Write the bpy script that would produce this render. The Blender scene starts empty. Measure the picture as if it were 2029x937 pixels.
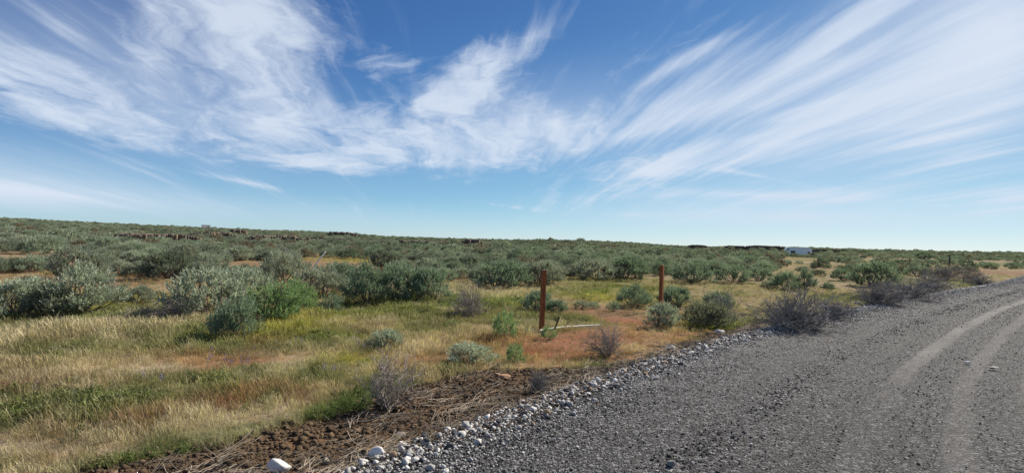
import bpy, math, random
import numpy as np
from mathutils import Vector, Matrix

rnd = random.Random(7)
rng = np.random.default_rng(7)
S = bpy.context.scene
COL = S.collection

# ------------------------------------------------------------------ camera
F = 1050.0                       # focal length in photo pixels (2029 wide)
PW, PH = 2029.0, 937.0
ROLL = math.radians(1.8)
PITCH = math.radians(0.30)
CAM_Z = 1.6
cf = np.array([0, math.cos(PITCH), math.sin(PITCH)])
c_r = np.array([1.0, 0, 0]); c_u = np.array([0, -math.sin(PITCH), math.cos(PITCH)])
cr = math.cos(ROLL) * c_r + math.sin(ROLL) * c_u
cu = -math.sin(ROLL) * c_r + math.cos(ROLL) * c_u
CAM = np.array([0, 0, CAM_Z])
cam = bpy.data.cameras.new('camera')
cam.sensor_width = 36.0
cam.lens = 36.0 * F / PW
cam.clip_start = 0.05
cam.clip_end = 20000
camo = bpy.data.objects.new('camera', cam)
COL.objects.link(camo)
camo.matrix_world = Matrix(((cr[0], cu[0], -cf[0], 0), (cr[1], cu[1], -cf[1], 0), (cr[2], cu[2], -cf[2], CAM_Z), (0, 0, 0, 1)))
S.camera = camo

# ------------------------------------------------------------------ light
SUN_AZ, SUN_EL = math.radians(50), math.radians(38)     # azimuth from +Y towards +X
sd = Vector((math.sin(SUN_AZ) * math.cos(SUN_EL), math.cos(SUN_AZ) * math.cos(SUN_EL), math.sin(SUN_EL)))
sun = bpy.data.lights.new('sun', 'SUN')
sun.energy = 4.6
sun.angle = math.radians(0.6)
sun.color = (1.0, 0.92, 0.79)
suno = bpy.data.objects.new('sun', sun)
suno.rotation_euler = (-sd).to_track_quat('-Z', 'Y').to_euler()
COL.objects.link(suno)
S.view_settings.view_transform = 'Standard'
S.view_settings.look = 'None'
S.view_settings.gamma = 1
S.view_settings.exposure = 0.86
S.view_settings.use_curve_mapping = False


class NT:
    """small node-tree helper"""
    def __init__(s, tree):
        s.t = tree; s.n = tree.nodes; s.l = tree.links
    def new(s, typ, **kw):
        n = s.n.new(typ)
        for k, v in kw.items():
            setattr(n, k, v)
        return n
    def put(s, sock, v):
        if isinstance(v, bpy.types.NodeSocket):
            s.l.new(v, sock)
        elif v is not None:
            sock.default_value = v
    def math(s, op, a, b=None, c=None, clamp=False):
        n = s.new('ShaderNodeMath', operation=op, use_clamp=clamp)
        s.put(n.inputs[0], a); s.put(n.inputs[1], b); s.put(n.inputs[2], c)
        return n.outputs[0]
    def vmath(s, op, a, b=None, scale=None):
        n = s.new('ShaderNodeVectorMath', operation=op)
        s.put(n.inputs[0], a); s.put(n.inputs[1], b)
        if scale is not None:
            s.put(n.inputs['Scale'], scale)
        return n.outputs['Value'] if op in ('LENGTH', 'DOT_PRODUCT') else n.outputs[0]
    def comb(s, x, y, z=0.0):
        n = s.new('ShaderNodeCombineXYZ')
        s.put(n.inputs[0], x); s.put(n.inputs[1], y); s.put(n.inputs[2], z)
        return n.outputs[0]
    def noise(s, vec, scale, detail=4, rough=0.5, dist=0.0, col=False):
        n = s.new('ShaderNodeTexNoise')
        s.put(n.inputs['Vector'], vec); s.put(n.inputs['Scale'], scale); s.put(n.inputs['Detail'], detail)
        s.put(n.inputs['Roughness'], rough); s.put(n.inputs['Distortion'], dist)
        return n.outputs['Color' if col else 'Fac']
    def vor(s, vec, scale, feature='F1', out='Distance', rand=1.0):
        n = s.new('ShaderNodeTexVoronoi', feature=feature)
        s.put(n.inputs['Vector'], vec); s.put(n.inputs['Scale'], scale); s.put(n.inputs['Randomness'], rand)
        return n.outputs[out]
    def mix(s, f, a, b, blend='MIX'):
        n = s.new('ShaderNodeMix', data_type='RGBA', blend_type=blend)
        s.put(n.inputs[0], f); s.put(n.inputs[6], a); s.put(n.inputs[7], b)
        return n.outputs[2]
    def ramp(s, f, stops, interp='LINEAR'):
        n = s.new('ShaderNodeValToRGB')
        r = n.color_ramp; r.interpolation = interp
        while len(r.elements) < len(stops):
            r.elements.new(0.5)
        for e, (p, c) in zip(r.elements, stops):
            e.position = p
            e.color = (c, c, c, 1) if isinstance(c, (int, float)) else (*c, 1)
        s.put(n.inputs[0], f)
        return n.outputs[0]
    def attr(s, name, typ='GEOMETRY', out='Color'):
        n = s.new('ShaderNodeAttribute', attribute_type=typ, attribute_name=name)
        return n.outputs[out]
    def smooth(s, v, a, b):
        n = s.new('ShaderNodeMapRange', interpolation_type='SMOOTHSTEP')
        s.put(n.inputs[0], v); s.put(n.inputs[1], a); s.put(n.inputs[2], b)
        return n.outputs[0]


# ------------------------------------------------------------------ sky with cirrus
SKY_GAMMA = 1.35
SKY_TINT = (1.22, 1.70, 2.22, 1)
SKY_SOFT = (0.74, 0.83, 0.93)
CLOUD_C = (6.6, 7.4, 8.6, 1)
W = bpy.data.worlds.new('World')
S.world = W
W.use_nodes = True
wt = NT(W.node_tree)
wt.n.clear()
sky = wt.new('ShaderNodeTexSky', sky_type='NISHITA')
sky.sun_disc = False
sky.sun_elevation = SUN_EL
sky.sun_rotation = SUN_AZ
sky.altitude = 300
sky.air_density = 0.5
sky.dust_density = 0.1
sky.ozone_density = 3.0
tc = wt.new('ShaderNodeTexCoord').outputs['Generated']
nrm = wt.vmath('NORMALIZE', tc)
sp = wt.new('ShaderNodeSeparateXYZ'); wt.put(sp.inputs[0], nrm)
dx, dy, dz = sp.outputs
az = wt.math('ARCTAN2', dx, dy)
el = wt.math('ARCSINE', wt.math('MAXIMUM', wt.math('MINIMUM', dz, 1.0), -1.0))
den = wt.math('ADD', wt.math('MAXIMUM', dz, 0.0), 0.10)
pxn = wt.math('DIVIDE', dx, den)
pyn = wt.math('DIVIDE', dy, den)
plane = wt.comb(pxn, pyn, 0.0)
SA = math.radians(-7)
ca = wt.math('ADD', wt.math('MULTIPLY', pxn, math.sin(SA)), wt.math('MULTIPLY', pyn, math.cos(SA)))
cb = wt.math('SUBTRACT', wt.math('MULTIPLY', pxn, math.cos(SA)), wt.math('MULTIPLY', pyn, math.sin(SA)))
warp = wt.vmath('SUBTRACT', wt.noise(plane, 0.55, 3, 0.5, col=True), (0.5, 0.5, 0.5))
wsp = wt.new('ShaderNodeSeparateXYZ'); wt.put(wsp.inputs[0], warp)
wa, wb = wsp.outputs[0], wsp.outputs[1]
# fibrous streaks, strongly drawn out along the wind
wfine = wt.vmath('SUBTRACT', wt.noise(plane, 2.6, 5, 0.6, col=True), (0.5, 0.5, 0.5))
fsp = wt.new('ShaderNodeSeparateXYZ'); wt.put(fsp.inputs[0], wfine)
sv = wt.comb(wt.math('MULTIPLY_ADD', wa, 0.8, wt.math('MULTIPLY', ca, 0.26)), wt.math('MULTIPLY_ADD', fsp.outputs[0], 0.22, wt.math('MULTIPLY_ADD', wb, 0.9, wt.math('MULTIPLY', cb, 1.9))), 3.1)
streak = wt.noise(sv, 1.3, 10, 0.60, 0.2)
sv2 = wt.comb(wt.math('MULTIPLY', ca, 0.30), wt.math('MULTIPLY_ADD', fsp.outputs[1], 0.5, wt.math('MULTIPLY_ADD', wb, 0.9, wt.math('MULTIPLY', cb, 6.5))), 7.7)
fibre = wt.noise(sv2, 1.3, 8, 0.62, 0.1)
streakn = wt.math('ADD', wt.math('MULTIPLY', streak, 0.56), wt.math('MULTIPLY', fibre, 0.44))
# torn, fluffy tufts
fv = wt.comb(wt.math('MULTIPLY_ADD', fsp.outputs[0], 0.45, wt.math('MULTIPLY_ADD', wa, 1.5, wt.math('MULTIPLY', ca, 0.85))), wt.math('MULTIPLY_ADD', fsp.outputs[1], 0.45, wt.math('MULTIPLY_ADD', wb, 1.5, wt.math('MULTIPLY', cb, 1.5))), 1.4)
fluff = wt.noise(fv, 2.0, 13, 0.62, 0.35)
fluff = wt.math('ADD', wt.math('MULTIPLY', fluff, 0.84), wt.math('MULTIPLY', fibre, 0.16))
pos = wt.comb(az, el, 0.0)


def sky_dir(px, py):
    d = cf * F + cr * (px - PW / 2) + cu * (PH / 2 - py)
    d = d / np.linalg.norm(d)
    return math.atan2(d[0], d[1]), math.asin(d[2])


def blobs(specs):
    """sum of soft ellipses laid out in azimuth / elevation"""
    acc = None
    for (x, y, rx, ry, deg, w) in specs:
        a0, e0 = sky_dir(x, y)
        k = math.cos(a0)
        m = wt.new('ShaderNodeMapping', vector_type='TEXTURE')
        wt.put(m.inputs['Vector'], pos)
        m.inputs['Location'].default_value = (a0, e0, 0)
        m.inputs['Rotation'].default_value = (0, 0, math.radians(deg))
        m.inputs['Scale'].default_value = (rx / F * k * k, ry / F * k, 1)
        g = wt.new('ShaderNodeTexGradient', gradient_type='QUADRATIC_SPHERE')
        wt.put(g.inputs[0], m.outputs[0])
        acc = wt.math('MULTIPLY', g.outputs['Fac'], w) if acc is None else wt.math('MULTIPLY_ADD', g.outputs['Fac'], w, acc)
    return acc


fl_mask = blobs([
    (30, 150, 330, 150, -18, 1.0), (190, 225, 420, 120, -16, 1.3), (300, 130, 330, 110, -18, 0.8), (520, 80, 300, 260, -40, 1.5),
    (590, 190, 340, 190, -25, 1.3), (620, 300, 470, 110, 2, 1.3), (880, 215, 330, 160, 25, 1.9), (1060, 270, 330, 130, 18, 1.5),
    (760, 95, 140, 110, 25, .9), (300, 20, 150, 120, -45, .9), (1280, 340, 330, 90, 8, 1.0), (950, 140, 130, 90, 60, .6),
    (850, 40, 240, 80, 20, -1.0), (350, 345, 560, 55, -6, -.8), (690, 165, 70, 90, 0, -.5), (850, 385, 520, 50, -3, -.8),
])
st_mask = blobs([
    (1300, 210, 480, 110, 24, .9), (1600, 110, 600, 130, 24, .85), (1700, 200, 700, 120, 17, .8), (1400, 320, 560, 90, 12, .9),
    (1850, 210, 600, 90, 12, .75), (1950, 80, 420, 260, 22, 1.0), (1900, 310, 480, 80, 8, .9), (1500, 386, 460, 26, -2, 1.0),
    (2010, 390, 280, 70, 5, 1.2), (120, 60, 330, 130, -20, .7), (1050, 80, 260, 70, 32, .7), (1200, 30, 200, 100, 28, -.5),
    (1405, 311, 330, 40, 12, 1.3), (1600, 218, 170, 20, 13, 1.3), (1560, 170, 330, 44, 20, 1.3), (1380, 105, 260, 36, 26, 1.3), (1700, 40, 260, 40, 27, 1.3),
    (1890, 225, 330, 36, 10, 1.2), (1850, 275, 300, 22, 8, 1.1), (1290, 250, 260, 34, 18, 1.1), (1250, 425, 180, 18, 0, .7), (1480, 345, 300, 12, -12, .8), (1000, 408, 160, 10, -6, .8),
    (480, 360, 260, 14, -8, .8), (1640, 255, 420, 22, 13, -.6), (1560, 350, 260, 18, 8, -.4), (1700, 395, 420, 40, 4, .7), (1250, 390, 360, 34, 4, .6), (850, 330, 300, 30, 3, .6), (250, 320, 420, 40, -14, .5),
])
outside = wt.smooth(wt.math('ABSOLUTE', az), 0.80, 1.25)
outside2 = wt.math('MAXIMUM', outside, wt.smooth(el, 0.50, 0.75))
broad = wt.math('MULTIPLY', outside2, wt.noise(plane, 0.45, 2, 0.5))


def dens(n, mask, lo, hi, k):
    v = wt.math('MULTIPLY_ADD', mask, k, n)
    return wt.smooth(v, lo, hi)


fm = wt.math('MINIMUM', wt.math('ADD', fl_mask, wt.math('MULTIPLY', broad, 0.6)), 1.1)
sm = wt.math('MINIMUM', wt.math('ADD', st_mask, wt.math('MULTIPLY', broad, 0.8)), 1.1)
d1 = wt.math('MULTIPLY', dens(fluff, fm, 0.56, 0.92, 0.27), 0.88)
d2 = wt.math('MULTIPLY', dens(streakn, sm, 0.53, 0.88, 0.26), 0.84)
veil = blobs([(40, 390, 820, 150, -8, 1.5), (600, 450, 800, 80, -2, .8), (1600, 430, 1000, 90, 0, .8), (1980, 60, 620, 420, 20, 1.0), (1650, 240, 900, 300, 15, .75), (300, 180, 800, 280, -15, .6), (1050, 250, 500, 160, 12, .5)])
d3 = wt.math('MULTIPLY', veil, wt.math('MULTIPLY_ADD', streak, 0.9, 0.30), clamp=True)
inv = wt.math('MULTIPLY', wt.math('MULTIPLY', wt.math('SUBTRACT', 1.0, d1), wt.math('SUBTRACT', 1.0, d2)), wt.math('SUBTRACT', 1.0, d3))
cloud = wt.math('MULTIPLY', wt.math('SUBTRACT', 1.0, inv), wt.smooth(dz, 0.0, 0.05), clamp=True)
gm = wt.new('ShaderNodeGamma'); wt.put(gm.inputs[0], wt.vmath('SCALE', sky.outputs[0], scale=0.13)); gm.inputs[1].default_value = SKY_GAMMA
skyc = wt.mix(1.0, gm.outputs[0], SKY_TINT, 'MULTIPLY')
skyc = wt.vmath('DIVIDE', skyc, wt.vmath('ADD', wt.vmath('MULTIPLY', skyc, SKY_SOFT), (1, 1, 1)))
final = wt.mix(cloud, wt.vmath('SCALE', skyc, scale=10.0), CLOUD_C)
bg = wt.new('ShaderNodeBackground')
wt.put(bg.inputs[0], final)
bg.inputs[1].default_value = 0.058
wo = wt.new('ShaderNodeOutputWorld')
wt.l.new(bg.outputs[0], wo.inputs[0])


# ------------------------------------------------------------------ helpers
def vnoise(x, y, seed=0):
    x = np.asarray(x, float); y = np.asarray(y, float)
    xi = np.floor(x).astype(np.int64); yi = np.floor(y).astype(np.int64)
    xf = x - xi; yf = y - yi
    u = xf * xf * (3 - 2 * xf); v = yf * yf * (3 - 2 * yf)
    def h(a, b):
        n = (a * 374761393 + b * 668265263 + seed * 1442695041) & 0x7fffffff
        n = ((n ^ (n >> 13)) * 1274126177) & 0x7fffffff
        return ((n ^ (n >> 16)) & 0xffff) / 65535.0
    return (h(xi, yi) * (1 - u) + h(xi + 1, yi) * u) * (1 - v) + (h(xi, yi + 1) * (1 - u) + h(xi + 1, yi + 1) * u) * v


def fbm(x, y, sc, octv=4, seed=0, gain=0.5):
    a, t, amp = 0.0, 0.0, 1.0
    for i in range(octv):
        a = a + amp * vnoise(np.asarray(x) * sc + 17.3 * i, np.asarray(y) * sc - 9.1 * i, seed + i)
        t += amp; amp *= gain; sc *= 2.03
    return a / t - 0.5


def sstep(v, a, b):
    t = np.clip((np.asarray(v, float) - a) / (b - a), 0, 1)
    return t * t * (3 - 2 * t)


def ray(px, py):
    d = cf * F + cr * (px - PW / 2) + cu * (PH / 2 - py)
    return d / np.linalg.norm(d)


def project(p):
    v = np.asarray(p, float) - CAM
    zc = v @ cf
    zc = np.where(np.abs(zc) < 1e-6, 1e-6, zc)
    return PW / 2 + F * (v @ cr) / zc, PH / 2 - F * (v @ cu) / zc, zc


def flat_hit(px, py, z):
    d = ray(px, py)
    t = (z - CAM_Z) / d[2]
    return CAM + d * t


# road edge, taken from where its border meets the ground plane, smoothed
ep = np.array([flat_hit(x, y, 0.0)[:2] for x, y in [(735, 940), (885, 880), (1012, 822), (1150, 762), (1300, 710), (1420, 679), (1520, 655), (1600, 637), (1700, 612), (1800, 592), (1900, 573), (1990, 557)]])
pc = np.polyfit(ep[:, 1], ep[:, 0], 3)
y0, y1 = 3.4, float(ep[-1, 1])
ys = np.concatenate([np.linspace(y0, y1, 40)])
xs = np.polyval(pc, ys)
s0 = (xs[1] - xs[0]) / (ys[1] - ys[0]); s1 = (xs[-1] - xs[-3]) / (ys[-1] - ys[-3])
s1 = max(1.05, min(s1, 1.3))
back = [(xs[0] + s0 * (yy - y0), yy) for yy in (-400, -40, -15, -5, 0)]
fwd_ = [(xs[-1] + s1 * (yy - y1), yy) for yy in (y1 + 5, y1 + 20, y1 + 60, y1 + 400, y1 + 1500)]
EDGE = np.array(back + list(zip(xs, ys)) + fwd_)
SEG = np.diff(EDGE, axis=0); SLEN = np.linalg.norm(SEG, axis=1)
CUM = np.concatenate([[0], np.cumsum(SLEN)]) - SLEN[:5].sum()     # t = 0 at the near end
ROAD_W = 7.4


def road_st(x, y):
    """signed distance right of the road's left edge, and length along it"""
    P = np.stack([np.ravel(x), np.ravel(y)], 1).astype(float)
    best = np.full(len(P), 1e18); s = np.zeros(len(P)); t = np.zeros(len(P))
    for i in range(len(SEG)):
        d = SEG[i] / SLEN[i]
        r = P - EDGE[i]
        a = r @ d
        lo = -1e9 if i == 0 else 0; hi = 1e9 if i == len(SEG) - 1 else SLEN[i]
        ac = np.clip(a, lo, hi)
        q = r - ac[:, None] * d
        dd = (q * q).sum(1)
        sg = r[:, 0] * d[1] - r[:, 1] * d[0]
        m = dd < best
        best[m] = dd[m]; s[m] = (np.sign(sg) * np.sqrt(dd))[m]; t[m] = (CUM[i] + ac)[m]
    return s.reshape(np.shape(x)), t.reshape(np.shape(x))


def road_xy(s, t):
    s = np.asarray(s, float); t = np.asarray(t, float)
    i = np.clip(np.searchsorted(CUM, t) - 1, 0, len(SEG) - 1)
    d = SEG[i] / SLEN[i][..., None]
    # blended direction so that the sheet does not fold at the joints
    nd = (SEG / SLEN[:, None])
    vd = np.vstack([nd[:1], (nd[1:] + nd[:-1]) / 2, nd[-1:]])
    f = np.clip((t - CUM[i]) / SLEN[i], 0, 1)[..., None]
    n = vd[i] * (1 - f) + vd[i + 1] * f
    n = n / np.linalg.norm(n, axis=-1, keepdims=True)
    p = EDGE[i] + d * (t - CUM[i])[..., None]
    return p[..., 0] + n[..., 1] * s, p[..., 1] - n[..., 0] * s


# skyline: height of the far rise, by photo column -> azimuth (pixels above the level line)
_cols = [-700, 0, 200, 400, 560, 690, 760, 900, 1015, 1120, 1230, 1300, 1365, 1450, 1580, 1700, 1800, 1930, 2029, 2700]
_offs = [8, 8, 6, 3.6, 3.2, 2.5, -1, -1.2, -0.8, 2.5, 2.2, -0.5, -2.5, 0, 2, 2.5, 3, 3.8, 4.8, 5]
_az = np.array([math.atan2(c - PW / 2, F) for c in _cols])


def terrain(x, y):
    x = np.asarray(x, float); y = np.asarray(y, float)
    s, t = road_st(x, y)
    r = np.hypot(x, y)
    a = np.arctan2(x, y)
    off = np.interp(a, _az, np.array(_offs, float))
    R0 = 430.0
    zr = CAM_Z + off * R0 / F - 1.25
    far = -0.32 + (zr + 0.32) * sstep(r, 110, R0) - sstep(r, R0, 2500) * 25
    far = far + 0.9 * fbm(x, y, 1 / 60, 3, 5) * sstep(r, 25, 140)
    far = far + 0.28 * fbm(x, y, 1 / 7, 3, 9) * sstep(-s, 2.0, 7) + 0.10 * fbm(x, y, 1 / 1.6, 2, 12) * sstep(-s, 1.0, 3) * (1 - sstep(r, 30, 60))
    kx, ky = 12.0, 118.0                                   # low knoll behind the posts
    far = far + 1.3 * np.exp(-(((x - kx) / 16) ** 2 + ((y - ky) / 22) ** 2))
    tx, ty = 78.0, 148.0                                   # hollow with the trailer
    far = far - 1.0 * np.exp(-(((x - tx) / 30) ** 2 + ((y - ty) / 30) ** 2))
    tl = s < ROAD_W / 2
    e = np.where(tl, -s, s - ROAD_W)                       # distance outside the road
    jit = 0.08 * fbm(x, y, 1 / 0.6, 3, 21)
    w = sstep(e + jit * 2, -0.05, 0.75)
    verge = -0.26 * w + jit * 0.5 * w
    soil = sstep(e, 0.15, 0.5) * (1 - sstep(e, 2.2, 3.0)) * (1 - sstep(r, 25, 45))
    verge = verge + soil * (0.055 * fbm(x, y, 1 / 0.16, 3, 31))
    b = sstep(e, 1.2, 4.0)
    z = verge * (1 - b) + far * b
    return np.where(e < 0, -0.05 + 0 * z, z)


def hit(px, py):
    d = ray(px, py)
    ts = np.concatenate([np.linspace(1.5, 60, 900), np.linspace(60, 520, 900)[1:]])
    P = CAM + d[None] * ts[:, None]
    below = P[:, 2] < terrain(P[:, 0], P[:, 1])
    i = int(np.argmax(below)) if below.any() else len(ts) - 1
    p = P[i].copy()
    p[2] = float(terrain(p[0:1], p[1:2])[0])
    return p


def depth(p):
    return float((np.asarray(p) - CAM) @ cf)


def mesh(name, v, f, mat=None, smooth=False):
    m = bpy.data.meshes.new(name)
    m.from_pydata([tuple(q) for q in np.asarray(v)] if not isinstance(v, list) else v, [], f)
    if mat:
        m.materials.append(mat)
    if smooth:
        m.polygons.foreach_set('use_smooth', np.ones(len(m.polygons), bool))
    m.update()
    return m


def nmesh(name, v, f, mat=None, smooth=False):
    """fast numpy mesh: f is (n,k) with equal-sized faces"""
    v = np.asarray(v, np.float32); f = np.asarray(f, np.int32)
    m = bpy.data.meshes.new(name)
    m.vertices.add(len(v)); m.vertices.foreach_set('co', v.ravel())
    k = f.shape[1]
    m.loops.add(f.size); m.loops.foreach_set('vertex_index', f.ravel())
    m.polygons.add(len(f)); m.polygons.foreach_set('loop_start', np.arange(0, f.size, k, dtype=np.int32))
    m.polygons.foreach_set('loop_total', np.full(len(f), k, np.int32))
    if smooth:
        m.polygons.foreach_set('use_smooth', np.ones(len(f), bool))
    if mat:
        m.materials.append(mat)
    m.update(calc_edges=True)
    m.validate()
    return m


def vattr(m, name, vals, kind='FLOAT'):
    a = m.attributes.new(name, kind, 'POINT')
    if kind == 'FLOAT':
        a.data.foreach_set('value', np.asarray(vals, np.float32).ravel())
    elif kind == 'FLOAT_VECTOR':
        a.data.foreach_set('vector', np.asarray(vals, np.float32).ravel())
    elif kind == 'INT':
        a.data.foreach_set('value', np.asarray(vals, np.int32).ravel())
    else:
        c = np.ones((len(vals), 4), np.float32); c[:, :3] = vals
        a.data.foreach_set('color', c.ravel())


def link(name, data, parent=None, loc=None, label=None, cat=None, group=None, kind=None):
    o = bpy.data.objects.new(name, data)
    COL.objects.link(o)
    if parent is not None:
        o.parent = parent
    if loc is not None:
        o.location = [float(q) for q in loc]
    if label: o['label'] = label
    if cat: o['category'] = cat
    if group: o['group'] = group
    if kind: o['kind'] = kind
    return o


def grid_faces(nr, nc, wrap=False):
    i = np.arange(nr - 1)[:, None]; j = np.arange(nc if wrap else nc - 1)[None]
    a = i * nc + j; b = i * nc + (j + 1) % nc
    return np.stack([a, b, b + nc, a + nc], -1).reshape(-1, 4)


class Tubes:
    """collects tapered tubes along polylines"""
    def __init__(s):
        s.v = []; s.f = []; s.n = 0
    def add(s, pts, radii, sides=4, cap=False):
        pts = np.asarray(pts, float); k = len(pts)
        d = np.gradient(pts, axis=0)
        d /= np.linalg.norm(d, axis=1, keepdims=True) + 1e-9
        ref = np.where(np.abs(d[:, 2:3]) > 0.9, np.array([[1.0, 0, 0]]), np.array([[0, 0, 1.0]]))
        u = np.cross(d, ref); u /= np.linalg.norm(u, axis=1, keepdims=True) + 1e-9
        w = np.cross(d, u)
        ang = np.arange(sides) * 2 * math.pi / sides
        ring = pts[:, None] + np.asarray(radii, float)[:, None, None] * (np.cos(ang)[None, :, None] * u[:, None] + np.sin(ang)[None, :, None] * w[:, None])
        s.v.append(ring.reshape(-1, 3))
        s.f.append(grid_faces(k, sides, True) + s.n)
        s.n += k * sides
        if cap:
            for e in (0, k - 1):
                c = s.n; s.v.append(pts[e:e + 1]); s.n += 1
                b = c - (k * sides) if e == 0 else c - 1 - sides
                b = (c - k * sides) if e == 0 else (c - 1 - sides)
                q = np.arange(sides)
                s.f.append(np.stack([b + q, b + (q + 1) % sides, np.full(sides, c), np.full(sides, c)], 1)[:, [0, 1, 2, 2]])
    def build(s, name, mat):
        v = np.vstack(s.v); f = np.vstack(s.f)
        fl = [tuple(dict.fromkeys(q)) for q in f.tolist()]
        return mesh(name, v, fl, mat)


def icos(sub, seed, flat=(1, 1, 0.7), amp=0.25, facet=0.0):
    import bmesh
    bm = bmesh.new()
    bmesh.ops.create_icosphere(bm, subdivisions=sub, radius=1)
    v = np.array([q.co[:] for q in bm.verts]); f = np.array([[w.index for w in q.verts] for q in bm.faces])
    bm.free()
    g = np.random.default_rng(seed)
    k = np.ones(len(v))
    for _ in range(9):                       # cut with random planes -> chipped, angular stone
        n = g.normal(size=3); n /= np.linalg.norm(n)
        c = g.uniform(0.45, 0.85)
        dd = v @ n
        v = v - np.where(dd > c, dd - c, 0)[:, None] * n * (1 - facet)
    ph = g.uniform(0, 6, 6)
    k = 1 + amp * (np.sin(v[:, 0] * 2.3 + ph[0]) * np.sin(v[:, 1] * 2.9 + ph[1]) + 0.6 * np.sin(v[:, 2] * 4 + ph[2]) * np.sin(v[:, 0] * 5 + ph[3]))
    return v * k[:, None] * np.array(flat), f


# ------------------------------------------------------------------ materials
def newmat(name):
    m = bpy.data.materials.new(name); m.use_nodes = True
    n = NT(m.node_tree)
    return m, n, m.node_tree.nodes['Principled BSDF']


def simple(name, col, rough=0.85, var=0.15, scale=8.0, bump=0.0, metallic=0.0, spec=0.3):
    m, n, b = newmat(name)
    tcn = n.new('ShaderNodeTexCoord').outputs['Object']
    f = n.noise(tcn, scale, 5, 0.6)
    c = n.mix(f, tuple(q * (1 - var * 1.6) for q in col) + (1,), tuple(min(1, q * (1 + var * 1.6)) for q in col) + (1,))
    n.put(b.inputs['Base Color'], c)
    b.inputs['Roughness'].default_value = rough
    b.inputs['Metallic'].default_value = metallic
    b.inputs['Specular IOR Level'].default_value = spec
    if bump:
        bn = n.new('ShaderNodeBump'); bn.inputs['Strength'].default_value = bump; bn.inputs['Distance'].default_value = 0.02
        n.put(bn.inputs['Height'], f); n.put(b.inputs['Normal'], bn.outputs[0])
    return m


def leafmat(name, trans=0.35, sat=1.0):
    """leaf surface: colour per plant from 'col', small variation per leaf, lets light through"""
    m, n, b = newmat(name)
    c = n.attr('col', 'INSTANCER')
    v = n.attr('leafvar', 'GEOMETRY', 'Fac')
    k = n.math('MULTIPLY_ADD', v, 0.7, 0.65)
    c = n.vmath('SCALE', c, scale=k)
    c = n.mix(n.math('MULTIPLY', v, 0.3), c, n.mix(1.0, c, (1.3, 1.22, 0.9, 1), 'MULTIPLY'))
    n.put(b.inputs['Base Color'], c)
    b.inputs['Roughness'].default_value = 0.7
    b.inputs['Specular IOR Level'].default_value = 0.25
    tr = n.new('ShaderNodeBsdfTranslucent')
    n.put(tr.inputs[0], n.mix(1.0, c, (1.15, 1.2, 0.85, 1), 'MULTIPLY'))
    mx = n.new('ShaderNodeMixShader'); mx.inputs[0].default_value = trans
    n.l.new(b.outputs[0], mx.inputs[1]); n.l.new(tr.outputs[0], mx.inputs[2])
    n.l.new(mx.outputs[0], n.n['Material Output'].inputs[0])
    return m


def colmat(name, rough=0.9, bumpscale=30.0, bump=0.4, speck=0.25):
    """stone or soil whose colour comes from 'col'"""
    m, n, b = newmat(name)
    c = n.attr('col', 'INSTANCER')
    tcn = n.new('ShaderNodeTexCoord').outputs['Object']
    f = n.noise(tcn, bumpscale * 0.12, 6, 0.65)
    c = n.vmath('SCALE', c, scale=n.math('MULTIPLY_ADD', f, speck * 2, 1 - speck))
    n.put(b.inputs['Base Color'], c)
    b.inputs['Roughness'].default_value = rough
    b.inputs['Specular IOR Level'].default_value = 0.2
    bn = n.new('ShaderNodeBump'); bn.inputs['Strength'].default_value = bump; bn.inputs['Distance'].default_value = 0.05
    n.put(bn.inputs['Height'], f); n.put(b.inputs['Normal'], bn.outputs[0])
    return m


M_SAGE = leafmat('sage_leaf', 0.30)
M_GRASS = leafmat('grass_blade', 0.38)
M_WOOD = simple('sage_wood', (0.16, 0.12, 0.09), 0.95, 0.25, 20)
M_DEAD = simple('dead_twig', (0.29, 0.25, 0.215), 0.95, 0.2, 15)
M_DARKDEAD = simple('dark_dead_twig', (0.24, 0.225, 0.215), 0.95, 0.25, 15)
M_STONE = colmat('stone', 0.9, 30, 0.5, 0.22)
M_CLOD = colmat('clod', 0.97, 40, 0.6, 0.3)
M_BASALT = simple('basalt', (0.115, 0.092, 0.078), 0.95, 0.35, 1.2, 0.8)
M_LEDGE = simple('ledge_cap', (0.15, 0.115, 0.08), 0.95, 0.3, 0.6, 0.5)


def rustmat():
    m, n, b = newmat('rust')
    tcn = n.new('ShaderNodeTexCoord').outputs['Object']
    st = n.vmath('MULTIPLY', tcn, (9, 9, 1.4))
    f = n.noise(st, 2.2, 7, 0.68, 0.4)
    g = n.noise(tcn, 38, 5, 0.7)
    c = n.ramp(f, [(0.25, (0.085, 0.028, 0.014)), (0.45, (0.20, 0.068, 0.026)), (0.62, (0.32, 0.12, 0.046)), (0.8, (0.22, 0.11, 0.06))])
    c = n.mix(n.smooth(g, 0.52, 0.72), c, (0.10, 0.035, 0.018, 1))
    n.put(b.inputs['Base Color'], c)
    b.inputs['Roughness'].default_value = 0.85
    b.inputs['Specular IOR Level'].default_value = 0.25
    bn = n.new('ShaderNodeBump'); bn.inputs['Strength'].default_value = 0.5; bn.inputs['Distance'].default_value = 0.006
    n.put(bn.inputs['Height'], g); n.put(b.inputs['Normal'], bn.outputs[0])
    return m


M_RUST = rustmat()

# ------------------------------------------------------------------ what grows where
STRAW = (0.40, 0.325, 0.215); PALE = (0.44, 0.38, 0.275); OLIVE = (0.195, 0.205, 0.09); GREEN = (0.115, 0.16, 0.05); DRY = (0.33, 0.285, 0.185)
YG = (0.30, 0.285, 0.07); RED = (0.32, 0.165, 0.10); ORANGE = (0.36, 0.235, 0.13); BROWN = (0.25, 0.17, 0.105); LIME = (0.175, 0.20, 0.06)
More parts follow.
